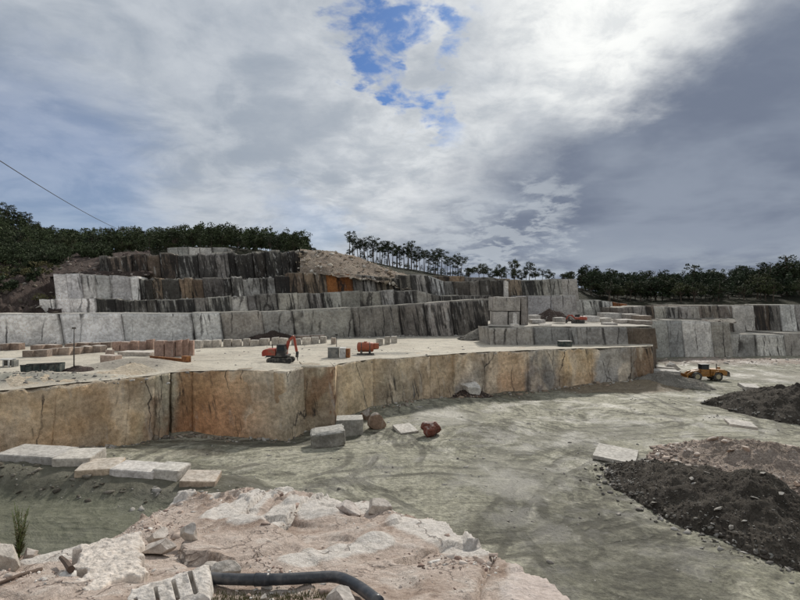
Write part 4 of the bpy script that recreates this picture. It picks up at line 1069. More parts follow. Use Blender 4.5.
# ---- orange tank on a skid
p = tpt(365.5, 354.5)
tk = empty('fuel_tank', p, 0.08)
s_ = p.y / F; Lt = 15.0 * s_; rt = 4.9 * s_; zc = rt + .35
prof = [(-Lt / 2 - rt * .22, 0.02), (-Lt / 2 - rt * .18, rt * .5), (-Lt / 2 - rt * .08, rt * .82), (-Lt / 2 + .06, rt), (0, rt), (Lt / 2 - .06, rt), (Lt / 2 + rt * .08, rt * .82), (Lt / 2 + rt * .18, rt * .5), (Lt / 2 + rt * .22, 0.02)]
tube('vessel', [(x, 0, zc) for x, r in prof], [r for x, r in prof], 'tank_paint', tk, 24)
for x in (-Lt * .28, Lt * .28):
    tube('band', [(x - .05, 0, zc), (x + .05, 0, zc)], rt * 1.02, 'dark_steel', tk, 24)
    MB().prism([(x - .14, 0), (x + .14, 0), (x + .14, zc - rt * .55), (x - .14, zc - rt * .55)], -rt * .8, rt * .8).build('saddle', 'dark_steel', tk)
for y in (-rt * .7, rt * .7): MB().box((0, y, .06), (Lt * 1.15, .14, .14)).build('skid', 'dark_steel', tk)
MB().cyl((0, 0, zc + rt * .95), (0, 0, zc + rt * 1.12), .22).build('manhole', 'tank_paint', tk)
MB().box((Lt / 2 + .45, 0, zc + .15), (.7, .7, .75), bevel=.04).build('pump_box', 'tank_paint', tk)
MB().bar((Lt / 2, 0, zc - .3), (Lt / 2 + .7, 0, zc - .25), .5, .06).build('bracket', 'dark_steel', tk)
tag(tk, 'orange cylindrical tank on a dark skid on the terrace', 'tank')

# ---- excavators
def excavator(loc, rz, s, paint, label, boom_pts, stick_end, kind='breaker'):
    e = empty('excavator', loc, rz); e.scale = (s, s, s)
    for y in (-1.0, 1.0):
        t = MB(); pts = []
        for a in np.linspace(-90, 90, 9): pts.append((1.35 + .38 * math.cos(R(a)), .40 + .38 * math.sin(R(a))))
        for a in np.linspace(90, 270, 9): pts.append((-1.35 + .38 * math.cos(R(a)), .40 + .38 * math.sin(R(a))))
        t.prism(pts, y - .22, y + .22); tr = t.build('track', 'track_rubber', e)
        for x in (-1.3, -.65, 0, .65, 1.3):
            MB().cyl((x, y - .25, .36), (x, y + .25, .36), .23, seg=12).build('roller', 'dark_steel', tr)
    MB().box((0, 0, .5), (1.5, 1.7, .3), bevel=.05).box((0, 0, .78), (1.0, 1.0, .25)).build('undercarriage', 'dark_steel', e)
    MB().box((-.35, 0, 1.02), (3.0, 2.1, .28), bevel=.05).build('deck', 'dark_steel', e)
    MB().prism([(-2.0, 1.1), (-.55, 1.1), (-.55, 2.0), (-1.85, 1.95), (-2.1, 1.75)], -1.05, 1.05).build('engine_cover', paint, e)
    MB().prism([(-2.35, 1.0), (-1.98, 1.0), (-2.02, 1.9), (-2.25, 1.8), (-2.4, 1.5)], -1.02, 1.02).build('counterweight', paint, e)
    MB().cyl((-1.3, .5, 1.9), (-1.3, .5, 2.5), .07).build('exhaust', 'dark_steel', e)
    cab = MB().prism([(-.45, 1.1), (.75, 1.1), (.95, 1.6), (.72, 2.55), (-.35, 2.6)], -1.05, -.15).build('cab', 'dark_steel', e)
    MB().prism([(-.28, 1.75), (.72, 1.75), (.62, 2.42), (-.24, 2.45)], -1.075, -1.055).build('window', 'window_glass', cab)
    MB().box((.1, .65, 1.45), (1.3, .8, .6), bevel=.05).build('tank_housing', paint, e)
    bp = [Vector((x, .1, z)) for x, z in boom_pts]
    for i in range(len(bp) - 1): MB().bar(bp[i], bp[i + 1], .32, .42 if i == 0 else .36).build('boom', paint, e)
    se = Vector((stick_end[0], .1, stick_end[1]))
    st = MB().bar(bp[-1], se, .26, .30).build('stick', paint, e)
    MB().cyl((.5, .1, 1.2), bp[1] + Vector((-.05, 0, -.2)), .08).build('boom_cylinder', 'dark_steel', e)
    MB().cyl(bp[1] + Vector((.1, 0, .25)), bp[-1].lerp(se, .15) + Vector((.18, 0, .1)), .065).build('stick_cylinder', 'chrome_rod', e)
    if kind == 'breaker':
        MB().box(se + Vector((.05, 0, -.35)), (.36, .34, .8), (0, .08, 0), .04).cyl(se + Vector((.08, 0, -.75)), se + Vector((.12, 0, -1.25)), .08, .04).build('rock_breaker', 'dark_steel', e)
    else:
        MB().prism([(se.x - .3, se.z + .1), (se.x + .3, se.z - .1), (se.x + .35, se.z - .6), (se.x - .1, se.z - .9), (se.x - .55, se.z - .55)], -.5, .7).build('bucket', 'dark_steel', e)
    return tag(e, label, 'excavator')
p = tpt(281, 362.5)
excavator(p, 0.0, .86, 'orange_paint', 'red orange excavator with raised boom near the terrace edge', [(.55, 1.2), (1.05, 3.0), (1.75, 3.65)], (2.15, 1.5))
p = Vector((*W(578, 322, 99).xy, PLZ))
excavator(p, 2.7, .68, 'orange_paint', 'orange excavator parked on the raised grey platform', [(.6, 1.2), (1.7, 2.3), (2.6, 2.2)], (3.2, 1.0), 'bucket')

# ---- wheel loader on the pit floor
p = fpt(704, 379.5)
ld = empty('wheel_loader', p, math.pi - 0.05)
ls = 0.96; ld.scale = (ls,) * 3
for x in (-1.75, 1.75):
    for y in (-1.05, 1.05):
        t = MB()
        w = tube('wheel', [(x, y - .3, .78), (x, y - .24, .78), (x, y + .24, .78), (x, y + .3, .78)], [.62, .78, .78, .62], 'track_rubber', ld, 20)
        MB().cyl((x, y - .33, .78), (x, y + .33, .78), .40, seg=16).build('rim', 'rim_paint', w)
MB().box((0, 0, .95), (4.4, 1.3, .55), bevel=.06).build('chassis', 'yellow_paint', ld)
MB().prism([(-3.4, .95), (-.7, .95), (-.7, 2.05), (-3.0, 1.95), (-3.45, 1.6)], -.95, .95).build('engine_cover', 'yellow_paint', ld)
MB().prism([(-3.95, .75), (-3.42, .8), (-3.5, 1.75), (-3.85, 1.5)], -.95, .95).build('counterweight', 'dark_steel', ld)
for y in (-1.1, 1.1):
    MB().prism([(-2.75, 1.0), (-2.55, 1.62), (-1.75, 1.78), (-1.0, 1.62), (-.85, 1.0), (-1.0, 1.05), (-1.2, 1.5), (-1.75, 1.62), (-2.35, 1.5), (-2.6, 1.05)], y - .3, y + .3).build('fender', 'yellow_paint', ld)
MB().cyl((-1.9, .4, 1.95), (-1.9, .4, 2.95), .08).build('exhaust', 'dark_steel', ld)
MB().box((-2.7, -.4, 2.1), (.4, .4, .35), bevel=.03).build('air_filter', 'yellow_paint', ld)
cab = MB().box((.1, 0, 1.5), (1.5, 1.4, .9), bevel=.05).build('cab', 'yellow_paint', ld)
for x in (-.5, .65):
    for y in (-.6, .6): MB().bar((x, y, 1.9), (x, y, 2.75), .09).build('cab_post', 'dark_steel', cab)
MB().box((.08, 0, 2.8), (1.45, 1.45, .10), bevel=.03).build('roof', 'dark_steel', ld)
MB().box((.08, 0, 2.33), (1.1, 1.17, .8)).build('window', 'window_glass', ld)
for y in (-.55, .55):
    MB().bar((1.0, y, 1.75), (2.6, y, 1.35), .2, .34).bar((2.55, y, 1.4), (3.6, y, .55), .2, .32).build('lift_arm', 'yellow_paint', ld)
    MB().cyl((1.2, y * .6, 1.1), (2.6, y * .6, 1.25), .09).build('lift_cylinder', 'dark_steel', ld)
MB().box((1.7, 0, 1.3), (1.1, 1.0, .8), bevel=.06).build('front_frame', 'yellow_paint', ld)
MB().prism([(3.35, .1), (4.6, .05), (4.55, .18), (3.65, .3), (3.5, .8), (3.75, 1.25), (3.55, 1.2), (3.3, .8)], -1.3, 1.3).build('bucket', 'yellow_paint', ld)
tag(ld, 'ochre yellow wheel loader parked on the pit floor', 'wheel loader')

# ---- stacked cut blocks and things on the raised platform
def platpt(px, Y): return Vector(((px - 400) / F * Y, Y, PLZ))
def plat_block(x0, x1, ytop, ybot, Y, label, tint=(.38, .37, .35, .35), depth=4.0, name='granite_block', cat='granite block', group='cut granite stacked on the raised platform'):
    _bs[0] += 1
    L = (x1 - x0) * Y / F; H = (ybot - ytop) * Y / F; z = (300 - ybot) / F * Y
    me = block_mesh(name, (L, depth, H), _bs[0], 4, .012, .06, tint)
    o = link(name, me, 'block_granite'); put(o, ((0.5 * (x0 + x1) - 400) / F * Y, Y + depth / 2, z + H / 2))
    return tag(o, label, cat, group)
plat_block(493.5, 508, 311.3, 325.3, 93, 'lower left granite block of the tall stack on the platform')
plat_block(508.6, 520, 311.5, 325.3, 93, 'lower middle granite block of the tall stack on the platform', (.30, .29, .27, .5))
plat_block(493, 520.5, 297, 311.2, 93, 'big upper granite block topping the tall stack on the platform', (.37, .36, .34, .4), 5)
plat_block(521, 528.5, 296.5, 325.3, 93.5, 'tall narrow dark granite block at the right of the stack', (.24, .23, .22, .5), 6)
plat_block(513.5, 517, 313.5, 325.5, 90.5, 'thin white upright stone post before the tall stack', (.66, .65, .62, .05), .6, 'stone_post', 'stone post', None)
plat_block(511.5, 519.5, 323.8, 327, 89.3, 'small white stone at the foot of the upright post', (.6, .59, .56, .05), 1.2, 'granite_block', 'granite block', None)
plat_block(532, 546, 319.5, 323.3, 97, 'flat pale slab lying on the platform before the grey wall', (.5, .49, .47, .1), 3, 'granite_slab', 'granite slab', None)
plat_block(586, 600, 316, 322, 101, 'white cut block right of the orange excavator on the platform', (.62, .61, .58, .08), 3)
plat_block(601, 612, 318, 323.5, 103, 'second white block beside the white cut block on the platform', (.5, .49, .46, .1), 3)
plat_block(621, 636, 319.5, 323.5, 98, 'flat pale slab near the right end of the platform', (.5, .47, .43, .1), 4, 'granite_slab', 'granite slab', None)
plat_block(637, 653, 320.5, 325, 94, 'flat rusty grey slab on the right corner of the platform', (.36, .32, .28, .3), 4, 'granite_slab', 'granite slab', None)
plat_block(504, 508.5, 281, 297, 123, 'tall white upright stone against the dark upper bench', (.66, .65, .62, .1), 2, 'stone_post', 'stone post', None)
for (x0, x1, yt, yb, Yv, dpt, lab, tn) in ((531, 541, 315, 321, 104, 3, 'small grey cut block left of the dark rubble on the platform', (.42, .41, .39, .2)), (556, 566, 317.5, 322.5, 98, 2.5, 'low grey cut block left of the orange excavator', (.36, .35, .33, .3)), (604, 622, 313, 319, 112, 4, 'long pale cut block behind the white blocks on the platform', (.55, .54, .51, .2)), (626, 640, 314, 319.5, 110, 4, 'grey cut block at the back right of the platform', (.40, .37, .33, .3)), (541, 552, 324.2, 327, 90, 2, 'thin pale slab at the front edge of the platform', (.56, .55, .52, .1)), (640, 652, 315.5, 320.5, 106, 4, 'brownish cut block at the far right of the platform', (.33, .27, .22, .4)), (606, 618, 322.8, 326.5, 91, 2.5, 'flat grey slab at the front right of the platform', (.45, .43, .40, .2))):
    plat_block(x0, x1, yt, yb, Yv, lab, tn, dpt)
p = tpt(566, 346.5)
sk = empty('bin', p, 0.03)
MB().box((0, .6, .42), (2.0, 1.2, .78), bevel=.04, taper=(1.0, 1.0)).build('body', 'green_panel', sk)
MB().box((0, .6, .84), (2.1, 1.3, .08), bevel=.02).build('rim', 'dark_steel', sk)
for x in (-.7, 0, .7): MB().box((x, -.03, .42), (.1, .06, .7)).build('rib', 'dark_steel', sk)
tag(sk, 'small dark green steel bin before the raised platform', 'bin')

# ---- post and antenna on the skyline
def thin_pole(px, py_base, py_top, Y, r, label, name, cat, arms=0):
    a = W(px, py_base, Y); b = W(px, py_top, Y); H = (b - a).z
    e = empty(name, a)
    tube('pole', [(0, 0, -1.0), (0, 0, H)], [r, r * .7], 'galvanized' if arms else 'bark', e, 8)
    for k in range(arms): MB().bar((-.7 + .15 * k, 0, H - .5 - .9 * k), (.7 - .15 * k, 0, H - .5 - .9 * k), .08).build('crossarm', 'galvanized', e)
    return tag(e, label, cat)
thin_pole(617.5, 292, 273.5, 190, .10, 'thin antenna mast rising above the distant forest', 'antenna_mast', 'antenna', 3)
thin_pole(610, 318, 295, 132, .11, 'wooden post before the distant striped wall', 'wooden_post', 'post')
pole_top = W(129, 227, 170)
thin_pole(129, 250, 226.5, 170, .13, 'utility pole on the wooded hill carrying the cable', 'utility_pole', 'pole', 2)
c0 = W(-150, 61, 38.0); c1 = W(127, 232.5, 168.0)
pts = []
for k in np.linspace(0, 1, 40):
    q = c0.lerp(c1, k); q.z -= 4 * 1.3 * k * (1 - k); pts.append(q)
tag(tube('overhead_cable', pts, .055, 'cable_black', seg=6), 'black overhead cable slanting down across the sky on the left', 'cable')

# ---- heaps
def heap(name, label, cx, cy, rx, ry, rot, h, mat, seed, surf=floor_z, cat='heap', rough=.40, nr=64, na=170, peak=1.25, na2=None):
    r = np.linspace(0, 1, nr)[:, None]; a = np.linspace(0, 2 * math.pi, na)[None]
    out = 1 + .22 * fbm(np.cos(a) * 1.5 + seed, np.sin(a) * 1.5, 0, 3, seed) + .10 * fbm(np.cos(a) * 7 + seed, np.sin(a) * 7, 0, 3, seed + 4)
    u = r * np.cos(a) * rx * out; v = r * np.sin(a) * ry * out
    c, s = math.cos(rot), math.sin(rot)
    x = cx + u * c - v * s; y = cy + u * s + v * c
    z0 = surf(x, y)
    k = np.clip(1 - r ** peak, 0, 1)
    z = z0 + h * k * (1 + .45 * fbm(x * .3, y * .3, 0, 3, seed + 2)) + rough * (fbm(x * 1.3, y * 1.3, 0, 5, seed + 1, .62) + .5 * np.abs(fbm(x * 3.1, y * 3.1, 0, 3, seed + 8))) * smooth(0, .25, 1 - r) - .12 * smooth(.9, 1, r)
    P = np.stack([x, y, z * np.ones_like(x)], -1)
    o = grid(name, P, mat, smooth_=False); tag(o, label, cat)
    def pt(n, sd, rmax=1.0):
        rs = np.random.RandomState(sd); i = (np.sqrt(rs.uniform(0, 1, n)) * rmax * (nr - 1)).astype(int); j = rs.randint(0, na, n); return P[i, j]
    return o, pt
h1, h1p = heap('soil_heap', 'large heap of dark wet soil at the lower right', 21.8, 32.5, 11.0, 5.2, R(-68), 2.5, 'dark_soil', 401)
h2, h2p = heap('soil_heap', 'dark soil heap farther back near the right edge', 47.5, 60.5, 11, 7, R(-70), 3.4, 'dark_soil', 402)
h3, h3p = heap('rubble_heap', 'pinkish heap of broken stone behind the large dark heap', 28.0, 40.0, 9.0, 5.5, R(-40), 2.3, 'pink_rubble_soil', 403)
h4, h4p = heap('soil_heap', 'light brown heap behind the far dark heap', 55, 66, 8, 5, R(-50), 2.9, 'pink_rubble_soil', 404)
h5, h5p = heap('mud_heap', 'low dark mud heap at the right end of the brown wall', 41.5, 80.0, 6.5, 2.6, R(-28), 1.0, 'grey_rubble_soil', 405, rough=.3)
h6, h6p = heap('rubble_heap', 'low dark rubble heap against the grey wall behind the excavator', -24, 97, 5.0, 2.2, 0.05, 1.5, 'red_rubble_soil', 406, surf=terr_z)
h7, h7p = heap('rubble_heap', 'small rubble heap around the foot of the thin mast', tpt(74, 374).x, tpt(74, 374).y + .6, 1.7, 1.0, 0, .45, 'red_rubble_soil', 407, surf=terr_z, nr=20, na=48, rough=.15)
h8, h8p = heap('rubble_heap', 'dark rubble heap below the grey wall on the platform', W(553, 318, 110).x, 110.0, 5.0, 3.0, 0, 2.3, 'red_rubble_soil', 408, surf=plat_z, rough=.35)
h9, h9p = heap('rubble_heap', 'brown rubble under the white rock at the wall', fpt(472, 397).x, fpt(472, 397).y, 3.0, 1.8, 0.2, 1.1, 'red_rubble_soil', 409, rough=.25, nr=24, na=60)
h10, h10p = heap('rubble_heap', 'grey rubble heap at the right end of the dark bench', W(482, 338, 98).x, 98, 4.5, 3.0, 0.1, 1.9, 'grey_rubble_soil', 410, surf=terr_z, rough=.4, nr=26, na=70)

# ---- slabs and rocks on the pit floor
def slab_at(px, Y, L, D, H, rz, label, color, tint=(.48, .47, .45, .05), tilt=(0, 0)):
    _bs[0] += 1
    x = (px - 400) / F * Y
    me = block_mesh('granite_slab', (L, D, H), _bs[0], 6, .010, .045, tint)
    o = link('granite_slab', me, 'block_granite'); put(o, (x, Y, float(floor_z(x, Y)) + H / 2 - .22), rz, tilt[0], tilt[1], color)
    return tag(o, label, 'granite slab')
slab_at(38, 39.6, 4.9, 2.6, .95, -.16, 'longest pale slab at the left end of the slab row', (.98, .96, .93), tilt=(.03, .02))
slab_at(80, 39.0, 2.7, 2.6, .95, .10, 'squarish slab right of the longest slab in the row', (.95, .93, .88), tilt=(.02, -.03))
slab_at(101, 37.6, 2.7, 2.4, .8, .22, 'tan slab in the middle of the slab row', (.92, .80, .66), tilt=(.05, .02))
slab_at(139, 37.3, 3.3, 2.0, .85, -.10, 'white topped slab right of the tan slab', (1.05, 1.04, 1.03), (.52, .51, .50, .05), (.03, .03))
slab_at(172, 37.2, 1.9, 1.9, .85, -.12, 'short grey slab beside the white topped slab', (1.0, 1.0, .98), tilt=(0, .05))
slab_at(201, 36.4, 2.4, 2.2, .7, .12, 'last tan slab at the right end of the slab row', (.78, .66, .55), tilt=(.04, .06))
px_block('granite_block', 309, 343, 446, 17, fpt, 'weathered grey block with pale top before the brown corner', 'granite block', depth=2.6, color=(.62, .62, .58), rz=.18, n=6, tilt=(.03, -.07), rough=.05, bevel=.12)
px_block('granite_block', 335, 362, 431.5, 17, fpt, 'smooth square grey block behind the weathered block', 'granite block', depth=2.4, color=(.58, .59, .57), rz=.10, n=5, tint=(.45, .44, .42, .02), rough=.012)
px_rock('rock', 329, 340, 420, 430, fpt, 'small pale rock wedged between the two grey blocks', (1.0, .98, .93))
px_rock('rock', 368, 386, 407, 429, fpt, 'pointed reddish brown rock right of the square grey block', (.55, .42, .34), rz=.4, cuts=12)
px_rock('rock', 359, 374, 404, 419, fpt, 'dark brown rock behind the pointed rock', (.33, .25, .20), depth=1.4)
px_block('granite_slab', 396, 415, 433, 4, fpt, 'thin pale slab tilted on the floor left of the red rock', 'granite slab', depth=2.6, color=(1.05, 1.04, 1.0), rz=.35, tilt=(.10, -.06))
px_rock('rock', 422, 442, 420, 437, fpt, 'dark red rock standing alone on the pit floor', (.42, .17, .13), cuts=11, rough=.30, rz=1.2, depth=1.1, cutmin=.6, level=4)
px_rock('rock', 461, 487, 386, 399, fpt, 'bright white rock resting on rubble at the brown wall', (1.3, 1.3, 1.28), depth=.8, cuts=15, cutmin=.42, seed=1207, sink=-.2, tilt=(.3, .1), tint=(.52, .52, .50, 0))
px_block('granite_slab', 605, 645, 463, 4, fpt, 'flat pale slab lying left of the large dark heap', 'granite slab', depth=3.6, color=(1.02, 1.0, .95), rz=-.5, tilt=(.05, .06), n=5, sink=.0)
px_block('granite_block', 657, 682, 385, 11, fpt, 'pale grey block before the wheel loader', 'granite block', depth=3.2, color=(.85, .84, .82), rz=-.22, n=4)
px_block('granite_slab', 660, 677, 372, 5, fpt, 'pale slab behind the grey block left of the loader', 'granite slab', depth=3.5, color=(1.0, .98, .94), rz=-.3, tilt=(0, .08))
px_rock('rock', 663, 681, 360, 372, fpt, 'grey rock left of the loader bucket', (.85, .83, .80))
px_block('granite_slab', 735, 760, 444.5, 3, fpt, 'long thin pale slab on top of the pink rubble heap', 'granite slab', depth=2.0, color=(1.05, 1.02, .98), rz=-.3, tilt=(.05, .1), sink=-1.45)
px_block('granite_slab', 747, 763, 391, 3.5, fpt, 'pale slab perched on the far dark heap', 'granite slab', depth=2.4, color=(1.15, 1.12, 1.08), rz=-.2, tilt=(.1, .08), sink=-.2)

# stones on the heaps that can be told apart
rs = random.Random(77)
pts = h3p(26, 5, .85); pts = sorted(pts.tolist())
for i, q in enumerate(pts):
    me = rock_mesh('rubble_stone', (rs.uniform(.7, 1.5), rs.uniform(.5, 1.0), rs.uniform(.3, .6)), 800 + i, 2, 12, .1, (.42, .35, .30, .05))
    o = link('rubble_stone', me, 'block_granite'); put(o, (q[0], q[1], q[2] + .08), rs.uniform(0, 6), rs.uniform(-.4, .4), rs.uniform(-.4, .4), (1, .93, .88))
    tag(o, 'broken pinkish stone lying on the pink rubble heap', 'stone', 'broken stones on the pink rubble heap')
for hp_, nn_, sd_k, lab, grp in ((h1p, 22, 21, 'pale flat shard of stone lying on the large dark heap', 'pale shards on the large dark heap'), (h2p, 14, 22, 'pale shard of stone lying on the far dark heap', 'pale shards on the far dark heap')):
    for i, q in enumerate(hp_(nn_, sd_k, .93).tolist()):
        me = rock_mesh('stone_shard', (rs.uniform(.35, 1.0), rs.uniform(.25, .6), rs.uniform(.10, .28)), 900 + i + sd_k * 50, 2, 12, .1, (.24, .225, .20, .05))
        o = link('stone_shard', me, 'block_granite'); put(o, (q[0], q[1], q[2] + .05), rs.uniform(0, 6), rs.uniform(-.4, .4), rs.uniform(-.4, .4), (rs.uniform(.6, 1.2),) * 3)
        tag(o, lab, 'stone', grp)
def stones_on(ptf, n, sd, s0, s1, pal, label, name='heap_stones', rmax=.97):
    q = ptf(n, sd, rmax); r_ = np.random.RandomState(sd)
    scatter(name, q + np.array((0, 0, .02)), s0 + (s1 - s0) * r_.uniform(0, 1, n) ** 3, 'loose_stone', pick_cols(n, pal, sd), sd, .55, label=label, cat='stones')
GP = [(.36, .34, .31), (.28, .26, .235), (.20, .185, .165), (.14, .13, .12)]
DP_ = [(.075, .065, .054), (.11, .097, .082), (.055, .048, .041), (.16, .15, .135), (.24, .23, .21)]
PP = [(.40, .33, .28), (.33, .26, .215), (.45, .41, .37), (.24, .19, .16)]
stones_on(h1p, 3200, 1, .03, .17, DP_, 'clods and stones strewn over the large dark heap')
stones_on(h2p, 1500, 2, .04, .22, DP_, 'clods and stones strewn over the far dark heap')
stones_on(h3p, 1500, 3, .05, .45, PP, 'small broken stones covering the pink rubble heap')
stones_on(h4p, 300, 4, .06, .3, PP, 'small stones on the light brown heap')
stones_on(h8p, 120, 5, .1, .4, GP, 'rubble strewn over the heap on the platform')
stones_on(h10p, 260, 6, .08, .4, GP, 'rubble strewn over the grey heap by the dark bench')
stones_on(h9p, 160, 7, .06, .3, [(.2, .14, .10), (.3, .25, .21), (.13, .09, .07)], 'brown rubble below the white rock')
# pale stones along the foot of the large dark heap
n = 900; r_ = np.random.RandomState(9); a = r_.uniform(R(95), R(300), n)
c_, s__ = math.cos(R(-68)), math.sin(R(-68)); k = .88 + np.abs(r_.normal(0, .16, n))
u = np.cos(a) * 11.0 * k; v = np.sin(a) * 5.2 * k
xx = 21.8 + u * c_ - v * s__; yy = 32.5 + u * s__ + v * c_
scatter('heap_stones', np.stack([xx, yy, floor_z(xx, yy) + .03], -1), .025 + .24 * r_.uniform(0, 1, n) ** 5, 'loose_stone', pick_cols(n, GP + DP_ + [(.4, .38, .35)], 10), 10, .5, label='grey stones along the foot of the large dark heap', cat='stones')

# loose stone on the floor, at the foot of the walls and on the slopes
def strewn(name, xy, zf, s0, s1, pal, sd, label, p=3):
    n = len(xy); r_ = np.random.RandomState(sd)
    z = zf(xy[:, 0], xy[:, 1])
    scatter(name, np.stack([xy[:, 0], xy[:, 1], z], -1), s0 + (s1 - s0) * r_.uniform(0, 1, n) ** p, 'loose_stone', pick_cols(n, pal, sd), sd, .55, label=label, cat='stones')
r_ = np.random.RandomState(30)
tb = r_.uniform(0, 1.05, 190); xy = np.stack([-36 + 24 * tb + r_.normal(0, .5, 190), 39.5 - 3.5 * tb - 2.1 + r_.normal(0, .8, 190)], -1)
strewn('bank_stones', xy, floor_z, .04, .34, [(.12, .105, .08), (.20, .18, .15), (.33, .31, .28), (.08, .07, .055)], 38, 'broken stone on the dark bank under the slab row')
r_ = np.random.RandomState(31)
pxs = r_.uniform(-20, 655, 900); e = np.stack([ne_xy(p_, y_) for p_, y_ in zip(pxs, np.interp(pxs, ne_px, ne_py))])
e[:, 1] -= 0.5 + np.abs(r_.normal(0, 1.1, 900))
strewn('talus_stones', e, floor_z, .05, .42, [(.27, .21, .155), (.20, .165, .125), (.33, .29, .24), (.14, .12, .10), (.38, .36, .32)], 32, 'loose stones along the foot of the brown wall')
xy = np.stack([r_.uniform(-45, 60, 1500), r_.uniform(22, 78, 1500)], -1)
strewn('floor_stones', xy, floor_z, .03, .20, GP, 33, 'scattered small stones on the pit floor')
xy = np.stack([r_.normal(82, 26, 700), r_.normal(112, 4.5, 700)], -1)
strewn('floor_stones', xy, floor_z, .08, .5, PP, 34, 'pinkish rubble along the far right wall')
pxs = r_.uniform(-30, 480, 700); Yv = np.interp(pxs, [-150, 0, 200, 400, 490], [78, 85, 95, 107, 112]) - np.abs(r_.normal(0, 2.0, 700)) - .3
strewn('talus_stones', np.stack([(pxs - 400) / F * Yv, Yv], -1), terr_z, .06, .5, GP, 35, 'rubble along the foot of the back wall')
xy = np.stack([r_.normal(-35, 5, 420), r_.normal(48.5, 2.2, 420)], -1)
strewn('terrace_stones', xy, terr_z, .04, .26, GP, 36, 'grey rubble on the left of the terrace')
xy = np.stack([r_.uniform(-40, 20, 500), r_.uniform(50, 90, 500)], -1); xy = xy[xy[:, 1] > 62 + xy[:, 0] * .35]
strewn('terrace_stones', xy, terr_z, .03, .22, GP, 37, 'small stones scattered on the terrace')
def strewn_on(P, n, s0, s1, pal, sd, label, r0=0):
    r_ = np.random.RandomState(sd); i = r_.randint(r0, P.shape[0], n); j = r_.randint(0, P.shape[1], n)
    q = P[i, j] + r_.normal(0, .3, (n, 3)) * np.array((1, 1, 0))
    scatter('slope_stones', q, s0 + (s1 - s0) * r_.uniform(0, 1, n) ** 2.5, 'loose_stone', pick_cols(n, pal, sd), sd, .6, label=label, cat='stones')
strewn_on(DP[:30], 800, .10, .6, [(.42, .37, .30), (.33, .27, .2), (.50, .46, .40), (.22, .17, .12)], 41, 'pale broken rock on the rounded slope right of the black bench')
strewn_on(LP_[:56], 700, .12, .85, [(.20, .165, .13), (.13, .105, .08), (.30, .275, .23), (.09, .075, .06)], 42, 'broken brown rock on the left slope')
strewn_on(RP_, 400, .1, .6, [(.20, .15, .125), (.14, .105, .09), (.28, .24, .21)], 43, 'reddish broken rock below the forest on the left')
strewn_on(EP_, 200, .1, .5, [(.22, .18, .15), (.30, .26, .225), (.15, .12, .10)], 44, 'broken rock above the far right wall')

# ================================================================= FOREGROUND THINGS
def fg_rock(x0, x1, y0, y1, label, color=(1, 1, 1), **k):
    k.setdefault('mat', 'near_granite'); k.setdefault('level', 4); k['cuts'] = 16; k.setdefault('rough', .05)
    return px_rock('rock', x0, x1, y0, y1, mpt, label, color, **k)
fg_rock(335, 363, 499, 523, 'grey rock with white top sitting on the mound crest', (.98, .92, .88), seed=912, cuts=10, sink=.05, rz=.3, tint=(.48, .45, .43, 0))
fg_rock(360, 392, 503, 521, 'pale rock slab beside the rock on the crest', (1.05, 1.0, .96), seed=913, depth=1.2, sink=.3)
fg_rock(141, 172, 527, 548, 'pale pointed rock at the back of the small rock cluster', (1.02, .96, .92), seed=914, depth=.9, sink=.2, tilt=(0, .3))
fg_rock(142, 180, 540, 557, 'flat pale rock with dark brown side in the cluster', (1.0, .93, .88), seed=915, depth=.7, cuts=12, sink=.05, tilt=(.12, -.12))
fg_rock(178, 200, 532, 549, 'pale rock at the right of the small rock cluster', (1.02, .98, .94), seed=916, sink=.2)
fg_rock(118, 142, 556, 572, 'small pale rock left of the cluster', (1.0, .95, .9), seed=917, depth=.8, sink=.2)
fg_rock(197, 222, 557, 577, 'pale rock behind the left end of the black pipe', (1.02, 1.0, .96), seed=918, sink=.1)
fg_rock(212, 240, 560, 579, 'grey rock with shadowed side behind the black pipe', (.88, .86, .82), seed=919, sink=.1, rz=.8)
fg_rock(-16, 21, 527, 566, 'big white rock at the left edge of the mound', (1.15, 1.13, 1.08), seed=920, depth=.9, sink=.15, cuts=9)
fg_rock(20, 40, 536, 552, 'small pinkish rock right of the big white rock', (.95, .86, .8), seed=921, sink=.2)
fg_rock(316, 366, 588, 622, 'grey triangular rock in front of the black pipe', (.92, .90, .88), seed=922, depth=.8, cuts=12, sink=.1, tilt=(0, .2))
fg_rock(258, 270, 594, 604, 'small pale stone under the black pipe', (1, .97, .92), seed=923)
fg_rock(55, 72, 562, 574, 'flat pale stone between the two sticks', (1, .93, .87), seed=924, depth=1.2, sink=.35)
fg_rock(176, 206, 486, 499, 'white angular rock at the left end of the crest', (1.2, 1.17, 1.12), seed=927, depth=1.2, sink=.1, cuts=12)
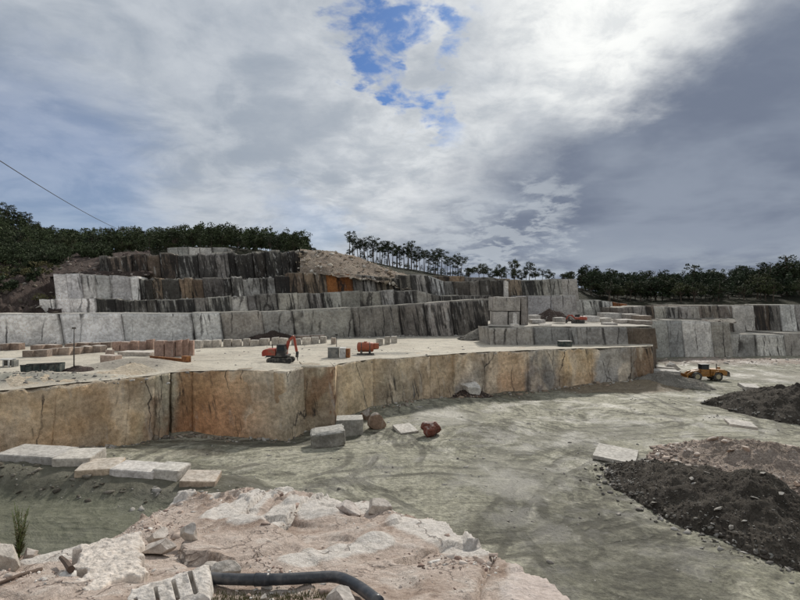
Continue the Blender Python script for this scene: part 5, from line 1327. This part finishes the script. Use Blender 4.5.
# quarried pieces in the foreground, with drill slots and saw marks cut into them
def carved(px, py, L, D, H, rz, tilt, seed, tint, label, slots=(), scores=0, edge=.06, nx=150, ny=150, rough=.02):
    p = mpt(px, py)
    u, v = np.meshgrid(np.linspace(-.5, .5, nx), np.linspace(-.5, .5, ny))
    x = u * L + edge * fbm(v * D * 4 + seed, u * 0 + np.sign(u) * 3, 0, 4, seed) * (np.abs(u) * 2) ** 5
    y = v * D + edge * fbm(u * L * 4 + seed, v * 0 + np.sign(v) * 5, 1, 4, seed + 1) * (np.abs(v) * 2) ** 5
    z = H + rough * fbm(x * 5, y * 5, seed, 4, seed + 2) + rough * .5 * fbm(x * 22, y * 22, seed, 3, seed + 3)
    m = np.minimum(.5 - np.abs(u), (.5 - np.abs(v)) * D / L) * L
    z = z - .05 * np.exp(-m / .02) * (1 + fbm(x * 9, y * 9, 0, 2, seed + 4))
    for k in range(scores):
        c = -.45 + .9 * (k + .5) / scores; d = np.abs(u + .12 * v - c + .003 * fbm(v * 6, k, 0, 2, seed)) * L
        z = z - .028 * np.exp(-(d / .007) ** 2) * smooth(-.25, .2, fbm(v * 4 + k * 3, k, 0, 2, seed + 6))
    for (u0, v0, u1, v1, w, dep) in slots:
        ax, ay, bx, by = u0 * L, v0 * D, u1 * L, v1 * D; dx, dy = bx - ax, by - ay
        t_ = np.clip(((x - ax) * dx + (y - ay) * dy) / (dx * dx + dy * dy), 0, 1); d = np.hypot(x - ax - t_ * dx, y - ay - t_ * dy)
        z = z - dep * (1 - smooth(w * .46, w * .54, d))
    P = np.stack([x, y, z], -1)
    def ring(P, axis):
        a = P[:1].copy() if axis == 0 else P[:, :1].copy(); b = P[-1:].copy() if axis == 0 else P[:, -1:].copy()
        for q, sg in ((a, -1), (b, 1)):
            q[..., 2] = -.25; q[..., 1 - axis if axis == 1 else 1] += 0
        return np.concatenate([a, P, b], axis)
    P = ring(ring(P, 0), 1)
    me = mesh('granite_block', P.reshape(-1, 3), grid_faces(*P.shape[:2]), tint)
    o = link('granite_block', me, 'near_granite'); o.location = p; o.rotation_euler = (tilt[0], tilt[1], rz)
    return tag(o, label, 'granite block')
carved(108, 570, .62, 1.30, .12, .62, (-.04, .05), 931, (.56, .52, .475, 0), 'rough pale slab lying in the left foreground', scores=0, edge=.22, rough=.035)
carved(168, 601, .74, .46, .09, .34, (.20, -.14), 932, (.60, .585, .555, 0), 'pale block with four dark drill slots at the bottom edge', slots=((-.30, -.35, -.36, .05, .030, .10), (-.08, -.30, -.14, .22, .030, .10), (.14, -.30, .07, .28, .034, .10), (.35, -.30, .27, .40, .038, .12)), edge=.08)
# pipe
pp = [(183, 586), (205, 586.5), (230, 587.5), (255, 588), (285, 587.5), (312, 586), (332, 585), (346, 588.5), (362, 598), (380, 613)]
pts = []
for (x, y) in pp:
    q = mpt(x, y); q.z = float(mound_z(q.x, q.y, False)); pts.append(q + Vector((0, 0, .085)))
sm = []
for i in range(len(pts) - 1):
    p0 = pts[max(i - 1, 0)]; p1 = pts[i]; p2 = pts[i + 1]; p3 = pts[min(i + 2, len(pts) - 1)]
    for k in np.linspace(0, 1, 8, endpoint=False):
        sm.append(.5 * ((2 * p1) + (p2 - p0) * k + (2 * p0 - 5 * p1 + 4 * p2 - p3) * k * k + (3 * p1 - p0 - 3 * p2 + p3) * k ** 3))
pe = empty('water_pipe', (0, 0, 0))
tube('pipe_body', sm, [.056 * (1 + .01 * math.sin(i * 1.3)) for i in range(len(sm))], 'black_plastic', pe, 20)
j = 24
tube('coupling', sm[j:j + 5], .062, 'black_plastic', pe, 20)
tag(pe, 'thick black plastic pipe snaking along the foot of the mound', 'pipe')
# sticks
a = mpt(-4, 591); b = mpt(41, 569)
tag(tube('wooden_stick', [a + Vector((0, 0, .03)), a.lerp(b, .5) + Vector((.0, 0, .055)), b + Vector((0, 0, .05))], [.016, .02, .022], 'old_wood', seg=7), 'long thin brown stick in the lower left corner', 'stick')
a = mpt(61, 556) + Vector((0, 0, .04)); b = mpt(71, 579) + Vector((0, 0, .02))
tag(tube('wooden_stick', [a + Vector((0, 0, .05)), a.lerp(b, .5) + Vector((.01, 0, .05)), b + Vector((0, 0, .05))], [.028, .036, .04], 'old_wood', seg=6, smooth_=False), 'short dark charred stick standing out on the left', 'stick')
# tall weed
def weed(px, py, h, label, seed, n=9):
    p = mpt(px, py); rs = random.Random(seed)
    e = empty('weed', p - Vector((0, 0, .03)))
    for i in range(n):
        hh = h * rs.uniform(.55, 1.0); dx, dy = rs.uniform(-.16, .16), rs.uniform(-.1, .1)
        P_ = [Vector((dx * t * t * 1.1, dy * t, hh * t)) for t in np.linspace(0, 1, 7)]
        st = tube('stem', P_, [.006 * (1.1 - t) + .002 for t in np.linspace(0, 1, 7)], 'stem_green', e, 5)
        V = []; Fc = []
        for k in range(46):
            t = rs.uniform(.15, 1.0); q = P_[min(int(t * 6), 6)]; a = rs.uniform(0, 6.28); l = rs.uniform(.03, .085) * (1.25 - t * .7)
            d_ = Vector((math.cos(a), math.sin(a), rs.uniform(.3, 1.1))) * l; w = Vector((-math.sin(a), math.cos(a), 0)) * l * .13
            q = q + Vector((0, 0, rs.uniform(-.04, .04))); b0 = len(V)
            V += [q, q + d_ * .5 + w, q + d_, q + d_ * .5 - w]; Fc.append((b0, b0 + 1, b0 + 2, b0 + 3))
        me = mesh('leaves', [tuple(v) for v in V], Fc, (1, 1, 1, 1)); link('leaves', me, 'scrub_leaves', st)
    return tag(e, label, 'weed')
weed(19, 548, .84, 'tall feathery green weed at the left edge of the mound', 951, 12)
# a little dry grass under the pipe, and gravel
r_ = np.random.RandomState(61)
V = []; Fc = []
for i in range(900):
    x, y = r_.uniform(205, 330), r_.uniform(592, 606)
    q = mpt(x, y); l = r_.uniform(.02, .07); a = r_.uniform(0, 6.28); b0 = len(V)
    w = Vector((math.cos(a), math.sin(a), 0)) * .004; tip = q + Vector((r_.uniform(-.03, .03), r_.uniform(-.03, .03), l))
    V += [q - w, q + w, tip]; Fc.append((b0, b0 + 1, b0 + 2))
me = mesh('dry_grass', [tuple(v) for v in V], Fc, (1, 1, 1, 1)); o = link('dry_grass', me, 'scrub_leaves'); tag(o, 'short dry grass under the black pipe', 'grass', kind='stuff')
def gravel(name, n, xr, yr, s0, s1, p, sd, label, dens=None):
    r_ = np.random.RandomState(sd)
    x = r_.uniform(*xr, n); y = r_.uniform(*yr, n)
    s = y - crest(x / y); k = s < .25
    if dens is not None: k &= r_.uniform(0, 1, n) < dens(x, y)
    x, y = x[k], y[k]; n = len(x)
    pal = [(.50, .44, .39), (.42, .34, .29), (.56, .53, .49), (.33, .25, .21), (.24, .17, .14), (.46, .37, .31)]
    scatter(name, np.stack([x, y, mound_z(x, y) + .004], -1), s0 + (s1 - s0) * r_.uniform(0, 1, n) ** p, 'loose_stone', pick_cols(n, pal, sd), sd, .6, label=label, cat='gravel')
clump = lambda x, y: .06 + .94 * smooth(.05, .40, fbm(x * .8, y * .8, 0, 3, 201))
gravel('gravel', 26000, (-8, 4.5), (3.8, 13.5), .006, .03, 2.5, 71, 'fine gravel strewn over the near mound', clump)
gravel('gravel', 3600, (-8, 4.5), (3.8, 13.5), .02, .085, 3, 72, 'loose small stones strewn over the near mound', clump)

# ================================================================= TREES
def leaf_cloud(centers, radii, n_each, size, rs, flat=.7):
    V = []; C = []
    for c, r in zip(centers, radii):
        n = int(n_each * (r ** 2) * 1.0) + 6
        d = rs.normal(0, 1, (n, 3)); d /= np.linalg.norm(d, axis=1, keepdims=True)
        p = np.array(c) + d * (rs.uniform(0, 1, (n, 1)) ** .45) * r * np.array((1, 1, flat))
        t = rs.normal(0, 1, (n, 3, 3)); t /= np.linalg.norm(t, axis=2, keepdims=True)
        V.append((p[:, None, :] + t * size * rs.uniform(.6, 1.3, (n, 1, 1))).reshape(-1, 3))
        C.append(np.tile(np.full(4, rs.uniform(.65, 1.35)), (n * 3, 1)))
    V = np.concatenate(V); C = np.concatenate(C)
    return V, np.arange(len(V)).reshape(-1, 3), C
def tree_parts(seed, H, kind):
    """clump centres and limbs of one tree"""
    rs = np.random.RandomState(seed); cs = []; rr = []; limbs = []
    lean = rs.uniform(-.07, .07, 2)
    if kind == 'pine':              # bare trunk, open flat-topped crown
        n = rs.randint(8, 15); z0 = rs.uniform(.38, .66)
        for i in range(n):
            t = z0 + (1 - z0) * (i + rs.uniform(0, .8)) / n; w = H * .17 * (1.25 - abs(t - .8) * 1.6)
            a = i * 2.4 + rs.uniform(-.5, .5); d = rs.uniform(.35, 1.0) * w
            c = (lean[0] * H * t + math.cos(a) * d, lean[1] * H * t + math.sin(a) * d, H * t)
            cs.append(c); rr.append(H * rs.uniform(.055, .095)); limbs.append(((lean[0] * H * (t - .08), lean[1] * H * (t - .08), H * (t - .08)), c))
    elif kind == 'dense':
        n = 20
        for i in range(n):
            t = .18 + .80 * (i + rs.uniform(0, .9)) / n; w = H * .26 * (1.1 - t) ** .7 + H * .03
            a = i * 2.4 + rs.uniform(-.6, .6); d = rs.uniform(.3, 1.0) * w
            c = (math.cos(a) * d, math.sin(a) * d, H * t); cs.append(c); rr.append(H * rs.uniform(.07, .115) * (1.15 - .5 * t)); limbs.append(((0, 0, H * (t - .05)), c))
    else:                           # round broad crown
        n = 18
        for i in range(n):
            v = rs.normal(0, 1, 3); v /= np.linalg.norm(v); v *= rs.uniform(.4, 1) ** .6
            c = (v[0] * H * .30, v[1] * H * .30, H * (.62 + v[2] * .30)); cs.append(c); rr.append(H * rs.uniform(.085, .14)); limbs.append(((0, 0, H * .35), c))
    return cs, rr, limbs, lean, rs
def make_tree(seed, H, kind, name):
    cs, rr, limbs, lean, rs = tree_parts(seed, H, kind)
    e = empty(name)
    V = []; Fc = []
    def seg(a, b, r0, r1, k=5):
        a = Vector(a); b = Vector(b); d = (b - a).normalized(); u = d.orthogonal().normalized(); w = d.cross(u); o = len(V)
        for q, r in ((a, r0), (b, r1)):
            for i in range(k): V.append(tuple(q + (u * math.cos(6.283 * i / k) + w * math.sin(6.283 * i / k)) * r))
        for i in range(k): Fc.append((o + i, o + (i + 1) % k, o + k + (i + 1) % k, o + k + i))
    zs = np.linspace(-.06, .97, 7)
    for i in range(6): seg((lean[0] * H * zs[i], lean[1] * H * zs[i], H * zs[i]), (lean[0] * H * zs[i + 1], lean[1] * H * zs[i + 1], H * zs[i + 1]), H * .018 * (1.1 - zs[i] * .9), H * .018 * (1.1 - zs[i + 1] * .9), 7)
    for a, b in limbs: seg(a, b, H * .006, H * .003, 4)
    link('trunk', mesh('trunk', V, Fc), 'bark', e)
    Vc, Fl, C = leaf_cloud(cs, rr, 62 / (.09 * H) ** 2 * (1.0 if kind != 'pine' else .9), .26 * H / 9, rs)
    link('crown', mesh('crown', Vc, Fl, C), 'pine_needles' if kind != 'round' else 'broad_leaves', e)
    return e
def copy_tree(src, loc, rz, s, label, group):
    r = src.copy(); col.objects.link(r); r.location = loc; r.rotation_euler = (0, 0, rz); r.scale = s
    tag(r, label, 'tree', group)
    for ch in src.children:
        c = ch.copy(); col.objects.link(c); c.parent = r
    return r
protos = {k: [make_tree(1000 + i * 13 + len(k), 9.0, k, {'pine': 'pine_tree', 'dense': 'conifer_tree', 'round': 'broadleaf_tree'}[k]) for i in range(7)] for k in ('pine', 'dense', 'round')}
used = set(); trnd = random.Random(5)
HPX = np.array([h[0] for h in HS], float)
def hill_at(px, k):
    """k 0: front of the wood, 1: its ridge"""
    f = lambda j: float(np.interp(px, HPX, [h[j] for h in HS]))
    Yv = f(2) + (f(4) - f(2)) * k; x = (px - 400) / F * Yv
    return Vector((x, Yv, hill_z(x, Yv)))
def plant(kind, loc, H, label, group, wid=1.0):
    i = trnd.randrange(7); src = protos[kind][i]; s = H / 9.0 * trnd.uniform(.75, 1.2); wid = wid * trnd.uniform(.8, 1.25); rz = trnd.uniform(0, 6.28)
    if (kind, i) not in used:
        used.add((kind, i)); src.location = loc; src.rotation_euler = (0, 0, rz); src.scale = (s * wid, s * wid, s); return tag(src, label, 'tree', group)
    return copy_tree(src, loc, rz, (s * wid, s * wid, s), label, group)
def nth(i):
    tens = ['', '', 'twenty', 'thirty', 'forty']; big = ['', 'sixteenth', 'seventeenth', 'eighteenth', 'nineteenth']
    n = i + 1
    if n <= 16: return ORD[i]
    if n < 20: return big[n - 15]
    if n % 10 == 0: return {20: 'twentieth', 30: 'thirtieth', 40: 'fortieth'}[n]
    return tens[n // 10] + '-' + ORD[n % 10 - 1]
def wood(n, px0, px1, k0, k1, kinds, H0, H1, label, group, wid=1.0):
    for i in range(n):
        px = px0 + (px1 - px0) * (i + trnd.uniform(.1, .9)) / n
        plant(trnd.choice(kinds), hill_at(px, trnd.uniform(k0, k1)), trnd.uniform(H0, H1), label.replace('NTH', nth(i)) if 'NTH' in label else label, group, wid)
wood(42, 348, 462, .90, 1.0, ['pine'], 7.5, 10.5, 'NTH slender open pine from the left on the centre ridge', 'slender pines on the centre ridge', 1.15)
wood(22, 346, 470, .80, 1.0, ['dense', 'round'], 2.2, 3.6, 'low dark shrubby tree under the slender pines of the centre ridge', 'low trees under the slender pines', 1.5)
wood(20, 468, 606, .3, .95, ['round', 'pine', 'round'], 4.5, 7.0, 'NTH dark tree from the left behind the grey walls right of centre', 'dark trees behind the grey walls', 1.2)
plant('round', hill_at(514, .6), 9.0, 'tallest feathery dark tree above the stacked blocks', None, 1.0)
plant('pine', hill_at(529, .6), 7.5, 'open crowned pine right of the tallest feathery tree', None, 1.25)
plant('round', hill_at(500, .6), 6.6, 'rounded dark tree left of the tallest feathery tree', None, 1.1)
wood(54, -20, 242, .88, 1.02, ['dense', 'dense', 'round'], 6.5, 9.5, 'dark conifer on the skyline of the left wooded hill', 'conifers on the left skyline', 1.25)
wood(12, 240, 285, .88, 1.0, ['dense', 'dense', 'round'], 5.0, 7.5, 'NTH conifer from the left where the left skyline begins to fall', 'conifers on the falling left skyline', 1.25)
wood(10, 284, 318, .80, 1.0, ['dense', 'round'], 2.8, 5.0, 'NTH low tree from the left at the right end of the left wood', 'low trees ending the left wood', 1.3)
wood(36, -10, 300, .0, .12, ['round', 'dense'], 4, 6.5, 'dark tree at the lower edge of the left wood above the quarry', 'trees at the lower edge of the left wood', 1.35)
wood(44, 584, 830, .80, 1.0, ['round', 'pine', 'dense'], 7, 10, 'NTH dark tree from the left on the skyline of the right wood', 'trees on the right skyline', 1.35)
wood(44, 590, 830, .0, .35, ['round', 'dense', 'round'], 5, 8, 'dark tree in the front of the right wood above the grey walls', 'trees in the front of the right wood', 1.4)
plant('pine', hill_at(694, .25), 12.5, 'tall flat topped pine rising above the right wood', None, 1.5)
plant('pine', hill_at(655, .3), 9.5, 'pine with split crown left of the tall flat topped pine', None, 1.3)
plant('round', hill_at(787, .3), 14.5, 'tallest dark tree at the right edge of the picture', None, 1.3)
plant('round', hill_at(768, .3), 12.0, 'broad dark tree left of the tallest tree at the right edge', None, 1.3)
for o in [p for k, ps in protos.items() for i, p in enumerate(ps) if (k, i) not in used]:
    for c in list(o.children): bpy.data.objects.remove(c)
    bpy.data.objects.remove(o)
# the rest of the woods, one mass
def forest(name, n, px0, px1, k0, k1, H0, H1, sd, label):
    rs = np.random.RandomState(sd); VV = []; CC = []
    for i in range(n):
        px = rs.uniform(px0, px1); q = hill_at(px, rs.uniform(k0, k1)); H = rs.uniform(H0, H1)
        m = 9; t = .2 + .75 * (np.arange(m) + rs.uniform(0, 1, m)) / m; a = np.arange(m) * 2.4; w = H * .30 * (1.12 - t) ** .6 * rs.uniform(.3, 1, m)
        cs = np.stack([q.x + np.cos(a) * w, q.y + np.sin(a) * w, q.z + H * t], -1)
        V, _, C = leaf_cloud(cs, [H * .13] * m, 26 / (.13 * H) ** 2, .42, rs, .8)
        VV.append(V); CC.append(C * rs.uniform(.75, 1.25))
    V = np.concatenate(VV); C = np.concatenate(CC)
    o = link(name, mesh(name, V, np.arange(len(V)).reshape(-1, 3), C), 'pine_needles'); tag(o, label, 'forest', kind='stuff')
forest('forest', 420, -40, 308, .05, .95, 5.5, 9, 1, 'dense dark wood covering the left hill')
forest('forest', 300, 580, 850, .1, .98, 6, 9.5, 2, 'dense dark wood covering the right hill')
def cover(P, n, r0, c0, c1, H0, H1, sd, label):
    rs = np.random.RandomState(sd); VV = []; CC = []
    for i in range(n):
        q = P[rs.randint(r0, P.shape[0]), rs.randint(c0, c1)]; H = rs.uniform(H0, H1)
        cs = np.stack([q[0] + rs.normal(0, H * .18, 7), q[1] + rs.normal(0, H * .18, 7), q[2] + H * rs.uniform(.1, .9, 7)], -1)
        V, _, C = leaf_cloud(cs, [H * .22] * 7, 26 / (.22 * H) ** 2, .30, rs, .8)
        VV.append(V); CC.append(C * rs.uniform(.7, 1.4))
    V = np.concatenate(VV); o = link('undergrowth', mesh('undergrowth', V, np.arange(len(V)).reshape(-1, 3), np.concatenate(CC)), 'pine_needles'); tag(o, label, 'undergrowth', kind='stuff')
cover(LP_, 230, 34, 55, 150, 2.0, 5.5, 11, 'dark undergrowth covering the upper left slope')
cover(RP_, 90, 15, 0, 45, 1.5, 3.5, 12, 'dark undergrowth above the reddish broken rock')
cover(LP_, 120, 12, 60, 130, .8, 2.0, 13, 'low scrub among the broken rock on the left')
# scrub on the broken slope at the left
bq = []
for i in range(34):
    j = trnd.randrange(6, 52); q = LP_[j, trnd.randrange(60, 140)]
    bq.append(q)
for i, q in enumerate(sorted(bq, key=lambda v: v[0] / v[1])):
    rs_ = np.random.RandomState(3000 + i); hh = trnd.uniform(1.0, 2.2)
    cs = [(rs_.normal(0, .5) * hh, rs_.normal(0, .5) * hh, hh * rs_.uniform(.2, .8)) for _ in range(8)]
    V, Fl, C = leaf_cloud(cs, [hh * .4] * 8, 30 / (hh * .4) ** 2, .22, rs_)
    e = empty('bush', q); link('foliage', mesh('foliage', V, Fl, C), 'scrub_leaves', e)
    tube('stem', [(0, 0, -.4), (.05, 0, hh * .5)], [.05, .03], 'bark', e, 5)
    tag(e, nth(i) + ' olive green bush from the left on the broken rock slope', 'bush', 'bushes on the left rock slope')
